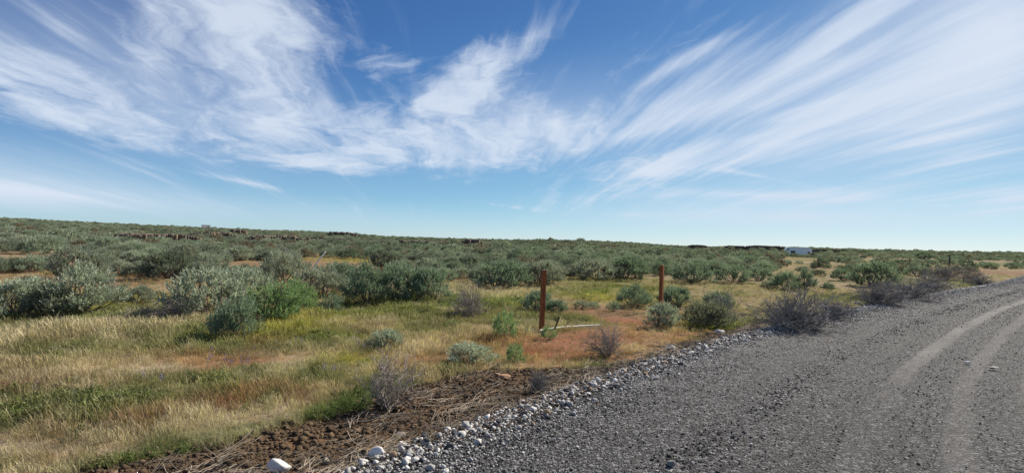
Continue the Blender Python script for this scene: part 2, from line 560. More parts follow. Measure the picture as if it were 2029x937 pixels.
# (photo column, photo row, plant colour, height of growth in m, density 0..1)
CTRL = [
    (25, 640, GREEN, .30, 1), (90, 640, OLIVE, .28, 1), (150, 640, GREEN, .26, 1), (60, 680, PALE, .34, 1), (200, 665, PALE, .38, 1), (300, 655, PALE, .38, 1),
    (360, 640, PALE, .36, 1), (330, 665, OLIVE, .30, 1), (120, 700, OLIVE, .30, 1), (30, 730, STRAW, .30, 1), (430, 690, OLIVE, .28, 1),
    (500, 640, YG, .42, 1), (560, 665, YG, .40, 1), (630, 640, YG, .36, 1), (660, 670, LIME, .32, 1), (520, 695, BROWN, .24, 1), (610, 700, STRAW, .26, 1),
    (390, 712, ORANGE, .16, .7), (470, 725, RED, .14, .65), (540, 725, STRAW, .2, .9), (290, 735, PALE, .24, 1), (160, 735, STRAW, .24, 1), (60, 765, BROWN, .24, 1),
    (350, 760, OLIVE, .24, 1), (260, 790, OLIVE, .26, 1), (110, 805, GREEN, .26, 1), (30, 815, OLIVE, .28, 1), (180, 770, STRAW, .26, 1), (440, 765, OLIVE, .24, 1), (550, 750, OLIVE, .24, 1), (650, 735, OLIVE, .26, 1),
    (610, 790, BROWN, .2, .9), (480, 800, RED, .2, .9), (400, 810, BROWN, .22, 1), (280, 840, BROWN, .24, 1), (120, 850, STRAW, .26, 1), (40, 880, PALE, .3, 1), (200, 870, PALE, .28, 1),
    (400, 840, PALE, .26, 1), (540, 815, PALE, .24, 1), (650, 790, STRAW, .24, 1), (560, 850, LIME, .24, 1), (650, 830, GREEN, .24, 1), (720, 800, GREEN, .24, 1), (460, 870, GREEN, .24, 1), (340, 900, GREEN, .26, 1), (230, 930, LIME, .26, 1), (80, 920, STRAW, .28, 1), (400, 886, GREEN, .26, 1), (520, 862, GREEN, .26, 1), (600, 846, LIME, .26, 1), (690, 817, GREEN, .26, 1), (280, 916, GREEN, .26, 1), (760, 792, GREEN, .24, 1), (150, 932, OLIVE, .28, 1),
    (700, 620, LIME, .34, 1), (790, 618, LIME, .36, 1), (750, 650, STRAW, .28, 1), (690, 690, STRAW, .26, 1), (840, 650, OLIVE, .28, 1), (700, 720, YG, .24, 1), (800, 700, STRAW, .26, 1), (860, 680, STRAW, .26, 1),
    (860, 720, ORANGE, .22, 1), (920, 750, STRAW, .24, 1), (860, 760, STRAW, .24, 1), (820, 770, OLIVE, .22, 1), (980, 730, STRAW, .2, .9),
    (1000, 690, ORANGE, .2, 1), (1060, 690, RED, .14, .7), (1120, 700, RED, .13, .6), (1180, 672, RED, .12, .6), (1090, 725, ORANGE, .16, .8), (1250, 635, RED, .12, .5), (1200, 620, BROWN, .18, .8), (1270, 660, ORANGE, .15, .8),
    (1140, 640, OLIVE, .24, 1), (1020, 640, OLIVE, .26, 1), (950, 650, STRAW, .28, 1), (910, 640, OLIVE, .28, 1), (1000, 600, LIME, .3, 1), (950, 600, GREEN, .3, 1), (1120, 600, STRAW, .26, 1), (1060, 570, PALE, .3, 1), (980, 578, PALE, .32, 1),
    (1180, 590, YG, .26, 1), (1240, 575, LIME, .28, 1), (1150, 580, LIME, .28, 1), (1330, 690, ORANGE, .15, .85), (1270, 705, ORANGE, .16, .85), (1390, 665, ORANGE, .16, .9), (1430, 650, LIME, .22, 1), (1350, 705, LIME, .16, .9), (1270, 725, LIME, .14, .8), (1200, 735, OLIVE, .14, .7),
    (1400, 580, DRY, .26, 1), (1480, 600, DRY, .26, 1), (1480, 640, OLIVE, .22, 1), (1480, 570, DRY, .24, 1), (1620, 580, DRY, .24, 1), (1650, 590, OLIVE, .24, 1), (1700, 575, DRY, .22, .9), (1600, 545, DRY, .26, 1), (1500, 545, DRY, .26, 1),
    (1650, 525, DRY, .28, 1), (1720, 516, DRY, .28, 1), (1800, 522, OLIVE, .3, 1), (1870, 528, DRY, .28, 1), (1800, 560, OLIVE, .26, 1), (1960, 528, DRY, .24, 1), (1900, 545, DRY, .24, 1), (1990, 540, BROWN, .12, .4),
    (250, 560, (0.32, 0.235, 0.145), .2, .7), (230, 590, YG, .26, .9), (300, 580, STRAW, .22, .8), (60, 540, (0.32, 0.235, 0.145), .2, .6), (140, 520, STRAW, .2, .6), (700, 525, (0.32, 0.235, 0.145), .15, .5), (680, 530, (0.32, 0.235, 0.145), .14, .5), (500, 545, (0.32, 0.235, 0.145), .2, .7), (760, 520, YG, .24, .8), (620, 560, STRAW, .22, .8), (900, 545, (0.32, 0.235, 0.145), .2, .6), (1100, 520, (0.32, 0.235, 0.145), .2, .7), (1300, 530, STRAW, .2, .8), (400, 500, STRAW, .2, .6), (900, 500, OLIVE, .2, .6), (1200, 500, (0.32, 0.235, 0.145), .2, .6),
]
_cp = np.array([hit(c[0], c[1]) for c in CTRL])
_cq = np.stack([np.arctan2(_cp[:, 0], _cp[:, 1]), np.log(np.hypot(_cp[:, 0], _cp[:, 1]))], 1)
_cc = np.array([c[2] for c in CTRL]); _ch = np.array([c[3] for c in CTRL]); _cd = np.array([c[4] for c in CTRL])


def cover(x, y):
    """plant colour, growth height and density at a place (blend of the nearest surveyed patches)"""
    q = np.stack([np.arctan2(x, y), np.log(np.hypot(x, y) + 1e-6)], 1)
    q = q + 0.035 * np.stack([fbm(x, y, 1 / 1.3, 3, 41), 1.4 * fbm(x, y, 1 / 1.1, 3, 43)], 1) * 2
    C = np.zeros((len(q), 3)); Hh = np.zeros(len(q)); D = np.zeros(len(q))
    for i in range(0, len(q), 20000):
        w = 1.0 / (((q[i:i + 20000, None] - _cq[None]) ** 2).sum(2) + 2e-4) ** 2.0
        w /= w.sum(1, keepdims=True)
        C[i:i + 20000] = w @ _cc; Hh[i:i + 20000] = w @ _ch; D[i:i + 20000] = w @ _cd
    return C, Hh, D


# where the grass stops and bare verge soil begins: width of the soil strip along the road
_ge = np.array([hit(a, b)[:2] for a, b in [(180, 936), (330, 915), (560, 860), (720, 815), (830, 765), (930, 742), (1060, 735), (1200, 735), (1290, 715), (1400, 672), (1480, 645)]])
_gs, _gt = road_st(_ge[:, 0], _ge[:, 1])
_o = np.argsort(_gt)
_gt, _gs = _gt[_o], -_gs[_o]


def soil_width(t):
    return np.interp(t, np.concatenate([_gt, [_gt[-1] + 4, _gt[-1] + 20]]), np.concatenate([_gs, [0.7, 0.5]]))


# ------------------------------------------------------------------ ground
def build_ground():
    a = np.radians(np.concatenate([np.arange(-54, 54, 0.34), np.arange(54, 306, 3.0)]))
    r = np.concatenate([[0.3], np.exp(np.linspace(math.log(1.0), math.log(200), 330)), np.exp(np.linspace(math.log(206), math.log(9000), 70))])
    A, R = np.meshgrid(a, r)
    X, Y = R * np.sin(A), R * np.cos(A)
    Z = terrain(X, Y)
    s, t = road_st(X, Y)
    Z = np.where((s > 0.12) & (s < ROAD_W - 0.12), -0.16, Z)
    m = nmesh('ground', np.stack([X, Y, Z], -1).reshape(-1, 3), grid_faces(len(r), len(a), True)[:, ::-1], None, True)
    x, y = X.ravel(), Y.ravel(); s = s.ravel(); t = t.ravel()
    C, H_, D = cover(x, y)
    e = np.where(s < ROAD_W / 2, -s, s - ROAD_W)
    sw = soil_width(t) + 0.35 * fbm(x, y, 1 / 0.7, 3, 51)
    soil = np.clip(1 - sstep(e - sw, -0.12, 0.25), 0, 1)
    SO = np.array([0.10, 0.067, 0.042])
    base = C * np.array([0.62, 0.56, 0.55])
    rr = np.hypot(x, y)
    ff = sstep(rr, 60, 200)[:, None]
    sagey = np.array([0.135, 0.13, 0.075]); tan = np.array([0.235, 0.165, 0.095])
    p = sstep(fbm(x, y, 1 / 35, 4, 61), -0.12, 0.16)[:, None]
    farc = sagey * (1 - p) + tan * p
    base = base * (1 - ff) + farc * ff
    base = base * (1 - soil[:, None]) + SO * soil[:, None]
    vattr(m, 'cover', base, 'FLOAT_COLOR')
    vattr(m, 'soil', soil)
    mat, n, b = newmat('ground_soil')
    tcn = n.new('ShaderNodeTexCoord').outputs['Object']
    f1 = n.noise(tcn, 0.9, 6, 0.65); f2 = n.noise(tcn, 14, 6, 0.7); f3 = n.vor(tcn, 26)
    k = n.math('MULTIPLY', n.math('MULTIPLY_ADD', f1, 0.9, 0.55), n.math('MULTIPLY_ADD', f2, 0.9, 0.55))
    c = n.vmath('SCALE', n.attr('cover'), scale=k)
    c = n.mix(n.math('MULTIPLY', n.smooth(n.noise(tcn, 3.3, 5, 0.6), 0.5, 0.68), 0.6), c, n.mix(1.0, c, (1.5, 1.1, 0.75, 1), 'MULTIPLY'))
    n.put(b.inputs['Base Color'], c)
    b.inputs['Roughness'].default_value = 1.0
    b.inputs['Specular IOR Level'].default_value = 0.1
    bn = n.new('ShaderNodeBump'); bn.inputs['Strength'].default_value = 0.7; bn.inputs['Distance'].default_value = 0.05
    n.put(bn.inputs['Height'], n.math('ADD', f2, n.math('MULTIPLY', f3, 0.5))); n.put(b.inputs['Normal'], bn.outputs[0])
    m.materials.append(mat)
    link('ground', m, kind='structure')


def build_road():
    ta = np.concatenate([np.arange(-60, -6, 2.0), np.arange(-6, 14, 0.07), np.arange(14, 40, 0.25), np.arange(40, 700, 8.0)])
    sa = np.concatenate([np.arange(-0.75, 1.0, 0.06), np.arange(1.0, 8.2, 0.12)])
    T, Sx = np.meshgrid(ta, sa, indexing='ij')
    X, Y = road_xy(Sx, T)
    tb = sstep(np.hypot(X, Y), 40, 90)
    e = np.where(Sx < ROAD_W / 2, -Sx, Sx - ROAD_W)
    wav = 0.30 * fbm(X, Y, 1 / 0.8, 3, 71)
    fall = sstep(e + wav, -0.30, 0.55)
    crown = 0.03 * np.exp(-((Sx - 0.25) / 0.35) ** 2)                      # bladed berm of loose stone
    rut = -0.015 * (np.exp(-((Sx - 2.48) / 0.25) ** 2) + np.exp(-((Sx - 3.4) / 0.4) ** 2))
    Z = crown + rut + 0.012 * fbm(X, Y, 1 / 0.25, 3, 73) + 0.01 * fbm(X, Y, 1 / 1.5, 2, 75) - 0.34 * fall
    zt = terrain(X, Y)
    Z = np.where(e > 0.0, np.minimum(Z, np.maximum(zt + 0.02 - 0.10 * sstep(e, 0.15, 0.6), -0.5)), Z)
    m = nmesh('gravel_road', np.stack([X, Y, Z], -1).reshape(-1, 3), grid_faces(len(ta), len(sa)), None, True)
    vattr(m, 'road_s', Sx.ravel()); vattr(m, 'road_t', T.ravel())
    mat, n, b = newmat('road_gravel')
    s_ = n.attr('road_s', out='Fac'); t_ = n.attr('road_t', out='Fac')
    tcn = n.new('ShaderNodeTexCoord').outputs['Object']
    v1 = n.new('ShaderNodeTexVoronoi'); n.put(v1.inputs['Vector'], tcn); v1.inputs['Scale'].default_value = 42
    v2 = n.new('ShaderNodeTexVoronoi'); n.put(v2.inputs['Vector'], tcn); v2.inputs['Scale'].default_value = 90
    sc1 = n.new('ShaderNodeSeparateColor'); n.put(sc1.inputs[0], v1.outputs['Color'])
    sc2 = n.new('ShaderNodeSeparateColor'); n.put(sc2.inputs[0], v2.outputs['Color'])
    edge_w = n.math('SUBTRACT', 1.0, n.smooth(s_, 0.0, 2.2))
    r1 = n.math('MULTIPLY_ADD', edge_w, 0.14, sc1.outputs[0])
    st1 = n.ramp(r1 if True else sc1.outputs[0], [(0.0, 0.015), (0.45, 0.032), (0.70, 0.065), (0.84, 0.14), (0.95, 0.32)])
    st2 = n.ramp(sc2.outputs[1], [(0.0, 0.016), (0.5, 0.038), (0.75, 0.08), (0.93, 0.24)])
    c = n.mix(0.5, st1, st2)
    sw = n.math('MULTIPLY_ADD', n.noise(n.comb(n.math('MULTIPLY', s_, 0.6), n.math('MULTIPLY', t_, 0.18)), 1.2, 3, 0.5), 0.24, n.math('SUBTRACT', s_, 0.12))
    # fines pressed into pale wheel tracks run along the road
    def band(c0, w):
        d = n.math('ABSOLUTE', n.math('SUBTRACT', sw, c0))
        return n.math('SUBTRACT', 1.0, n.smooth(d, w * 0.45, w))
    fine = n.noise(tcn, 9, 6, 0.7)
    trk = n.math('ADD', n.math('MULTIPLY', band(2.48, 0.15), n.math('MULTIPLY_ADD', n.smooth(t_, 5.0, 9.0), 0.75, 0.25)), n.math('ADD', n.math('MULTIPLY', band(3.12, 0.13), 0.5), n.math('MULTIPLY', band(3.66, 0.12), 0.55)))
    trk = n.math('ADD', trk, n.math('MULTIPLY', band(5.2, 0.4), 0.6))
    trk = n.math('MULTIPLY', trk, n.math('MULTIPLY_ADD', n.noise(n.comb(s_, n.math('MULTIPLY', t_, 0.35)), 1.7, 4, 0.6), 1.5, -0.05), clamp=True)
    c = n.mix(n.math('MULTIPLY', trk, 0.72, clamp=True), c, n.mix(fine, (0.105, 0.102, 0.099, 1), (0.22, 0.214, 0.205, 1)))
    c = n.mix(1.0, c, (0.84, 0.83, 0.85, 1), 'MULTIPLY')
    n.put(b.inputs['Base Color'], c)
    b.inputs['Roughness'].default_value = 0.9
    b.inputs['Specular IOR Level'].default_value = 0.25
    h = n.math('ADD', n.math('MULTIPLY', v1.outputs['Distance'], -1.0), n.math('MULTIPLY', v2.outputs['Distance'], -0.5))
    bn = n.new('ShaderNodeBump'); bn.inputs['Distance'].default_value = 0.02
    n.put(bn.inputs['Strength'], n.math('MULTIPLY_ADD', trk, -0.5, 0.9))
    n.put(bn.inputs['Height'], h); n.put(b.inputs['Normal'], bn.outputs[0])
    m.materials.append(mat)
    link('gravel_road', m, kind='structure')


build_ground()
build_road()


def road_z(s, t):
    crown = 0.03 * np.exp(-((s - 0.25) / 0.35) ** 2)
    return crown + 0.0 * s


def surf(x, y):
    """top surface: road inside its edge, ground outside"""
    s, t = road_st(x, y)
    return np.where(s > 0, road_z(s, t), terrain(x, y))


# ------------------------------------------------------------------ scatter (only for what nobody could count)
def proto_collection(name, meshes):
    c = bpy.data.collections.new(name)
    for i, m in enumerate(meshes):
        o = bpy.data.objects.new('%s_%02d' % (name, i), m)
        c.objects.link(o)
    return c


def scatter(name, meshes, P, rot, scl, idx, col, label, cat=None):
    m = bpy.data.meshes.new(name)
    m.vertices.add(len(P)); m.vertices.foreach_set('co', np.asarray(P, np.float32).ravel())
    vattr(m, 'rot', rot, 'FLOAT_VECTOR'); vattr(m, 'scl', scl, 'FLOAT_VECTOR'); vattr(m, 'idx', idx, 'INT'); vattr(m, 'col', col, 'FLOAT_COLOR')
    o = link(name, m, label=label, cat=cat, kind='stuff')
    g = bpy.data.node_groups.new(name + '_scatter', 'GeometryNodeTree')
    g.interface.new_socket('Geometry', in_out='INPUT', socket_type='NodeSocketGeometry')
    g.interface.new_socket('Geometry', in_out='OUTPUT', socket_type='NodeSocketGeometry')
    N = g.nodes
    gi = N.new('NodeGroupInput'); go = N.new('NodeGroupOutput')
    ci = N.new('GeometryNodeCollectionInfo')
    ci.inputs['Collection'].default_value = proto_collection(name + '_kinds', meshes)
    ci.inputs['Separate Children'].default_value = True
    ci.inputs['Reset Children'].default_value = True
    ip = N.new('GeometryNodeInstanceOnPoints')
    ip.inputs['Pick Instance'].default_value = True
    def na(nm, typ):
        q = N.new('GeometryNodeInputNamedAttribute'); q.data_type = typ; q.inputs[0].default_value = nm
        return q.outputs[0]
    g.links.new(gi.outputs[0], ip.inputs['Points'])
    g.links.new(ci.outputs[0], ip.inputs['Instance'])
    g.links.new(na('idx', 'INT'), ip.inputs['Instance Index'])
    e2r = N.new('FunctionNodeEulerToRotation')
    g.links.new(na('rot', 'FLOAT_VECTOR'), e2r.inputs[0])
    g.links.new(e2r.outputs[0], ip.inputs['Rotation'])
    g.links.new(na('scl', 'FLOAT_VECTOR'), ip.inputs['Scale'])
    g.links.new(ip.outputs[0], go.inputs[0])
    md = o.modifiers.new('scatter', 'NODES'); md.node_group = g
    return o


# ------------------------------------------------------------------ plants: shapes
def leaf_quads(base, axis, L, Wd, g):
    """diamond leaves: base points, unit directions"""
    n = len(base)
    r = g.normal(size=(n, 3))
    side = np.cross(axis, r); side /= np.linalg.norm(side, axis=1, keepdims=True) + 1e-9
    L = np.broadcast_to(L, n)[:, None]; Wd = np.broadcast_to(Wd, n)[:, None]
    nor = np.cross(axis, side)
    mid = base + axis * L * 0.58 + nor * L * 0.06
    v = np.stack([base, mid + side * Wd * 0.5, base + axis * L, mid - side * Wd * 0.5], 1).reshape(-1, 3)
    f = np.arange(n * 4).reshape(n, 4)
    return v, f


def sage_proto(name, seed, R=0.6, H=0.8, clumps=15, sprigs=20, leaves=11, L=0.055, Wd=0.016, slen=0.16, open_=0.0, mat=M_SAGE):
    g = np.random.default_rng(seed)
    tb = Tubes()
    LV, LA, LL, VV = [], [], [], []
    nst = 6 + seed % 3
    stems = []
    ga = g.uniform(0, 6.28)
    lop = g.normal(size=2) * 0.16
    for c in range(clumps + 6):
        k = (c + 0.5) / clumps
        th = ga + c * 2.39996
        rr = math.sqrt(k) * g.uniform(0.78, 1.05)
        zz = math.sqrt(max(0.0, 1 - min(rr, 0.97) ** 2)) * g.uniform(0.72, 1.06)
        zz = max(zz, 0.12 + 0.2 * g.random())
        if c >= clumps:
            rr = g.uniform(0.55, 0.85); zz = g.uniform(0.14, 0.40)
        cen = np.array([math.cos(th) * rr * R + lop[0] * R * zz, math.sin(th) * rr * R + lop[1] * R * zz, zz * H * 0.86])
        # woody stem up to the clump
        b0 = np.array([g.normal() * 0.03, g.normal() * 0.03, -0.06])
        m1 = b0 + (cen - b0) * 0.35 + np.array([g.normal() * .04, g.normal() * .04, -0.04 * g.random()])
        m2 = b0 + (cen - b0) * 0.7 + g.normal(size=3) * .035
        tb.add([b0, m1, m2, cen], [0.020, 0.013, 0.009, 0.004], 4)
        cr_ = g.uniform(0.10, 0.20) * (R / 0.6)
        bare = c < clumps and g.random() < 0.12
        if bare:
            for _ in range(5):
                tb.add([m2, cen + g.normal(size=3) * 0.05, cen * 1.12 + g.normal(size=3) * np.array([.09, .09, .07])], [0.007, 0.005, 0.003], 3)
        ns = 3 if bare else int(sprigs * g.uniform(0.6, 1.4))
        out = cen * np.array([1, 1, 0.5]); out /= np.linalg.norm(out) + 1e-9
        for s in range(ns):
            off = g.normal(size=3); off /= np.linalg.norm(off)
            off *= cr_ * g.random() ** 0.4
            if off[2] < 0: off[2] *= 0.55
            bp = cen + off
            bp[2] = max(bp[2], 0.04)
            ax = np.array([0, 0, 1.0]) * g.uniform(0.5, 1.0) + out * g.uniform(0.15, 0.75) + off / cr_ * 0.45 + g.normal(size=3) * 0.14
            ax /= np.linalg.norm(ax)
            ln = slen * g.uniform(0.65, 1.3)
            if s % 3 == 0:
                tb.add([cen * 0.6 + bp * 0.4 - ax * 0.05, bp + ax * ln * 0.5], [0.0045, 0.002], 3)
            tt = g.uniform(0.0, 1.0, leaves)
            q = g.normal(size=(leaves, 3)); q -= (q @ ax)[:, None] * ax; q /= np.linalg.norm(q, axis=1, keepdims=True) + 1e-9
            da = ax[None] * (0.75 + 0.5 * tt[:, None]) + q * (0.75 - 0.45 * tt[:, None])
            da /= np.linalg.norm(da, axis=1, keepdims=True)
            LV.append(bp + ax * (tt * ln)[:, None]); LA.append(da)
            LL.append(L * g.uniform(0.7, 1.25, leaves) * (1.05 - 0.35 * tt))
            VV.append(np.clip(g.normal(0.45, 0.20) + g.normal(0, 0.14, leaves), 0, 1))
    B = np.vstack(LV); A = np.vstack(LA); Ls = np.concatenate(LL); V = np.concatenate(VV)
    v, f = leaf_quads(B, A, Ls, Wd * (Ls / L), g)
    fm_ = nmesh(name + '_foliage', v, f, mat)
    vattr(fm_, 'leafvar', np.repeat(V, 4))
    return fm_, tb.build(name + '_branches', M_WOOD)


def dead_proto(name, seed, R=0.6, H=0.7, mains=16, mat=M_DEAD, upright=0.5, levels=3, tip=0.0028, kids=(4, 4, 3)):
    g = np.random.default_rng(seed)
    tb = Tubes()
    def grow(p, d, ln, r, lv):
        k = 4 if lv == 0 else 3
        pts = [p]; q = p.copy(); dd = d.copy()
        for i in range(k):
            dd = dd + g.normal(size=3) * 0.16 + np.array([0, 0, 0.07 * upright])
            dd /= np.linalg.norm(dd)
            q = q + dd * ln / k
            q[2] = max(q[2], 0.01)
            pts.append(q.copy())
        rad = np.linspace(r, max(tip, r * 0.45), k + 1)
        tb.add(pts, rad, 3)
        if lv < levels:
            for c in range(kids[lv]):
                j = g.integers(1, k + 1)
                nd = dd + g.normal(size=3) * 0.55
                nd[2] += 0.25 * upright
                nd /= np.linalg.norm(nd)
                grow(pts[j], nd, ln * g.uniform(0.42, 0.72), max(tip, r * 0.55), lv + 1)
    for i in range(mains):
        th = i * 2.39996 + g.normal() * 0.2
        ti = math.radians(g.uniform(5, 78 - 34 * upright))
        d = np.array([math.sin(ti) * math.cos(th) * R / 0.6, math.sin(ti) * math.sin(th) * R / 0.6, math.cos(ti) * H / 0.7 + 0.1])
        d /= np.linalg.norm(d)
        grow(np.array([g.normal() * .03, g.normal() * .03, -0.04]), d, g.uniform(0.3, 0.46), 0.0085, 0)
    return tb.build(name, mat)


def tuft_proto(name, seed, blades=16, h=1.0, spread=0.28, w=0.017, heads=0.5, flop=0.5):
    """unit-height grass tuft: bent tapering blades, some carrying nodding seed heads"""
    g = np.random.default_rng(seed)
    V, Fq, LVr = [], [], []
    n = 0
    for b in range(blades):
        th = g.uniform(0, 6.283); r0 = spread * math.sqrt(g.random())
        p = np.array([math.cos(g.uniform(0, 6.28)) * r0, math.sin(g.uniform(0, 6.28)) * r0, -0.05])
        hh = h * g.uniform(0.55, 1.08)
        lean = g.uniform(0.05, 0.5) * flop
        d = np.array([math.cos(th), math.sin(th), 0])
        side = np.array([-d[1], d[0], 0]) if g.random() < 0.5 else np.array([math.cos(th + 1.1), math.sin(th + 1.1), 0])
        var = np.clip(g.normal(0.45, 0.2), 0, 1)
        ks = (0, 0.45, 0.8, 1.0); ws = (1.0, 0.8, 0.5, 0.12)
        pts = [p + d * lean * hh * q ** 2.2 + np.array([0, 0, hh * (q - 0.25 * lean * q ** 3)]) for q in ks]
        head = g.random() < heads
        if head:
            ws = (0.6, 0.5, 1.5, 0.25)
        for q, pt in enumerate(pts):
            V += [pt - side * w * ws[q] / 2, pt + side * w * ws[q] / 2]
            LVr += [var + (0.25 if head and q >= 2 else 0)] * 2
        for q in range(3):
            Fq.append((n + 2 * q, n + 2 * q + 1, n + 2 * q + 3, n + 2 * q + 2))
        n += 8
    m = nmesh(name, np.array(V), np.array(Fq), M_GRASS)
    vattr(m, 'leafvar', np.clip(LVr, 0, 1))
    return m


def forb_proto(name, seed, stems=14, leaves=9, h=1.0, Lf=0.2, Wf=0.07):
    """leafy green herb: several stems set with leaves"""
    g = np.random.default_rng(seed)
    B, A = [], []
    for s in range(stems):
        th = g.uniform(0, 6.28); lean = g.uniform(0.05, 0.6)
        ax = np.array([math.cos(th) * lean, math.sin(th) * lean, 1.0]); ax /= np.linalg.norm(ax)
        b0 = np.array([g.normal() * .18, g.normal() * .18, 0])
        t = g.uniform(0.15, 1, leaves)
        q = g.normal(size=(leaves, 3)); q /= np.linalg.norm(q, axis=1, keepdims=True)
        d = ax * 0.7 + q * 0.6; d /= np.linalg.norm(d, axis=1, keepdims=True)
        B.append(b0 + ax * (t * h * g.uniform(.6, 1))[:, None]); A.append(d)
    B = np.vstack(B); A = np.vstack(A)
    v, f = leaf_quads(B, A, Lf * g.uniform(.6, 1.2, len(B)), Wf, g)
    m = nmesh(name, v, f, M_GRASS)
    vattr(m, 'leafvar', np.repeat(np.clip(g.normal(.45, .2, len(B)), 0, 1), 4))
    return m


SAGE = [sage_proto('sage%d' % i, 100 + i, 0.6, 0.8, clumps=14 + i % 3 * 3, sprigs=34, leaves=13, L=0.058, Wd=0.020, slen=0.15) for i in range(6)]
SAPL = [sage_proto('sapling%d' % i, 140 + i, 0.6, 0.8, clumps=9, sprigs=12, leaves=12, L=0.11, Wd=0.03, slen=0.26) for i in range(3)]
FARS = [sage_proto('farsage%d' % i, 170 + i, 0.6, 0.8, clumps=11, sprigs=14, leaves=6, L=0.13, Wd=0.055, slen=0.13) for i in range(4)]
DEAD = [dead_proto('dead%d' % i, 200 + i, 0.65, 0.6, mains=26, upright=0.35) for i in range(3)]
DARK = [dead_proto('darkdead%d' % i, 220 + i, 0.7, 0.6, mains=38, mat=M_DARKDEAD, upright=0.2, kids=(5, 4, 3), tip=0.0024) for i in range(3)]
WAND = [dead_proto('wand%d' % i, 240 + i, 0.5, 0.9, mains=34, upright=0.55, kids=(3, 3, 2), tip=0.0022) for i in range(2)]
SILVER = (0.35, 0.395, 0.33); GREY = (0.28, 0.31, 0.26); GRN = (0.20, 0.265, 0.20); DULL = (0.20, 0.215, 0.165); BRIGHT = (0.22, 0.32, 0.16)
OCC = []          # (x, y, radius) of placed plants


def place_sage(p, R, H, tint, label, group, rz, kind=None, name='sagebrush', i=None):
    if kind == 'sapling':
        fm_, bm_ = SAPL[i if i is not None else rnd.randrange(3)]
    else:
        fm_, bm_ = SAGE[i if i is not None else rnd.randrange(len(SAGE))]
    e = link(name, None, loc=p, label=label, cat='shrub', group=group)
    e.rotation_euler = (0, 0, rz)
    e.scale = (R / 0.62, R / 0.62, H / 0.88)
    fo = link('foliage', fm_, e); fo['col'] = tuple(float(q) for q in tint)
    link('branches', bm_, e)
    OCC.append((p[0], p[1], R))
    return e


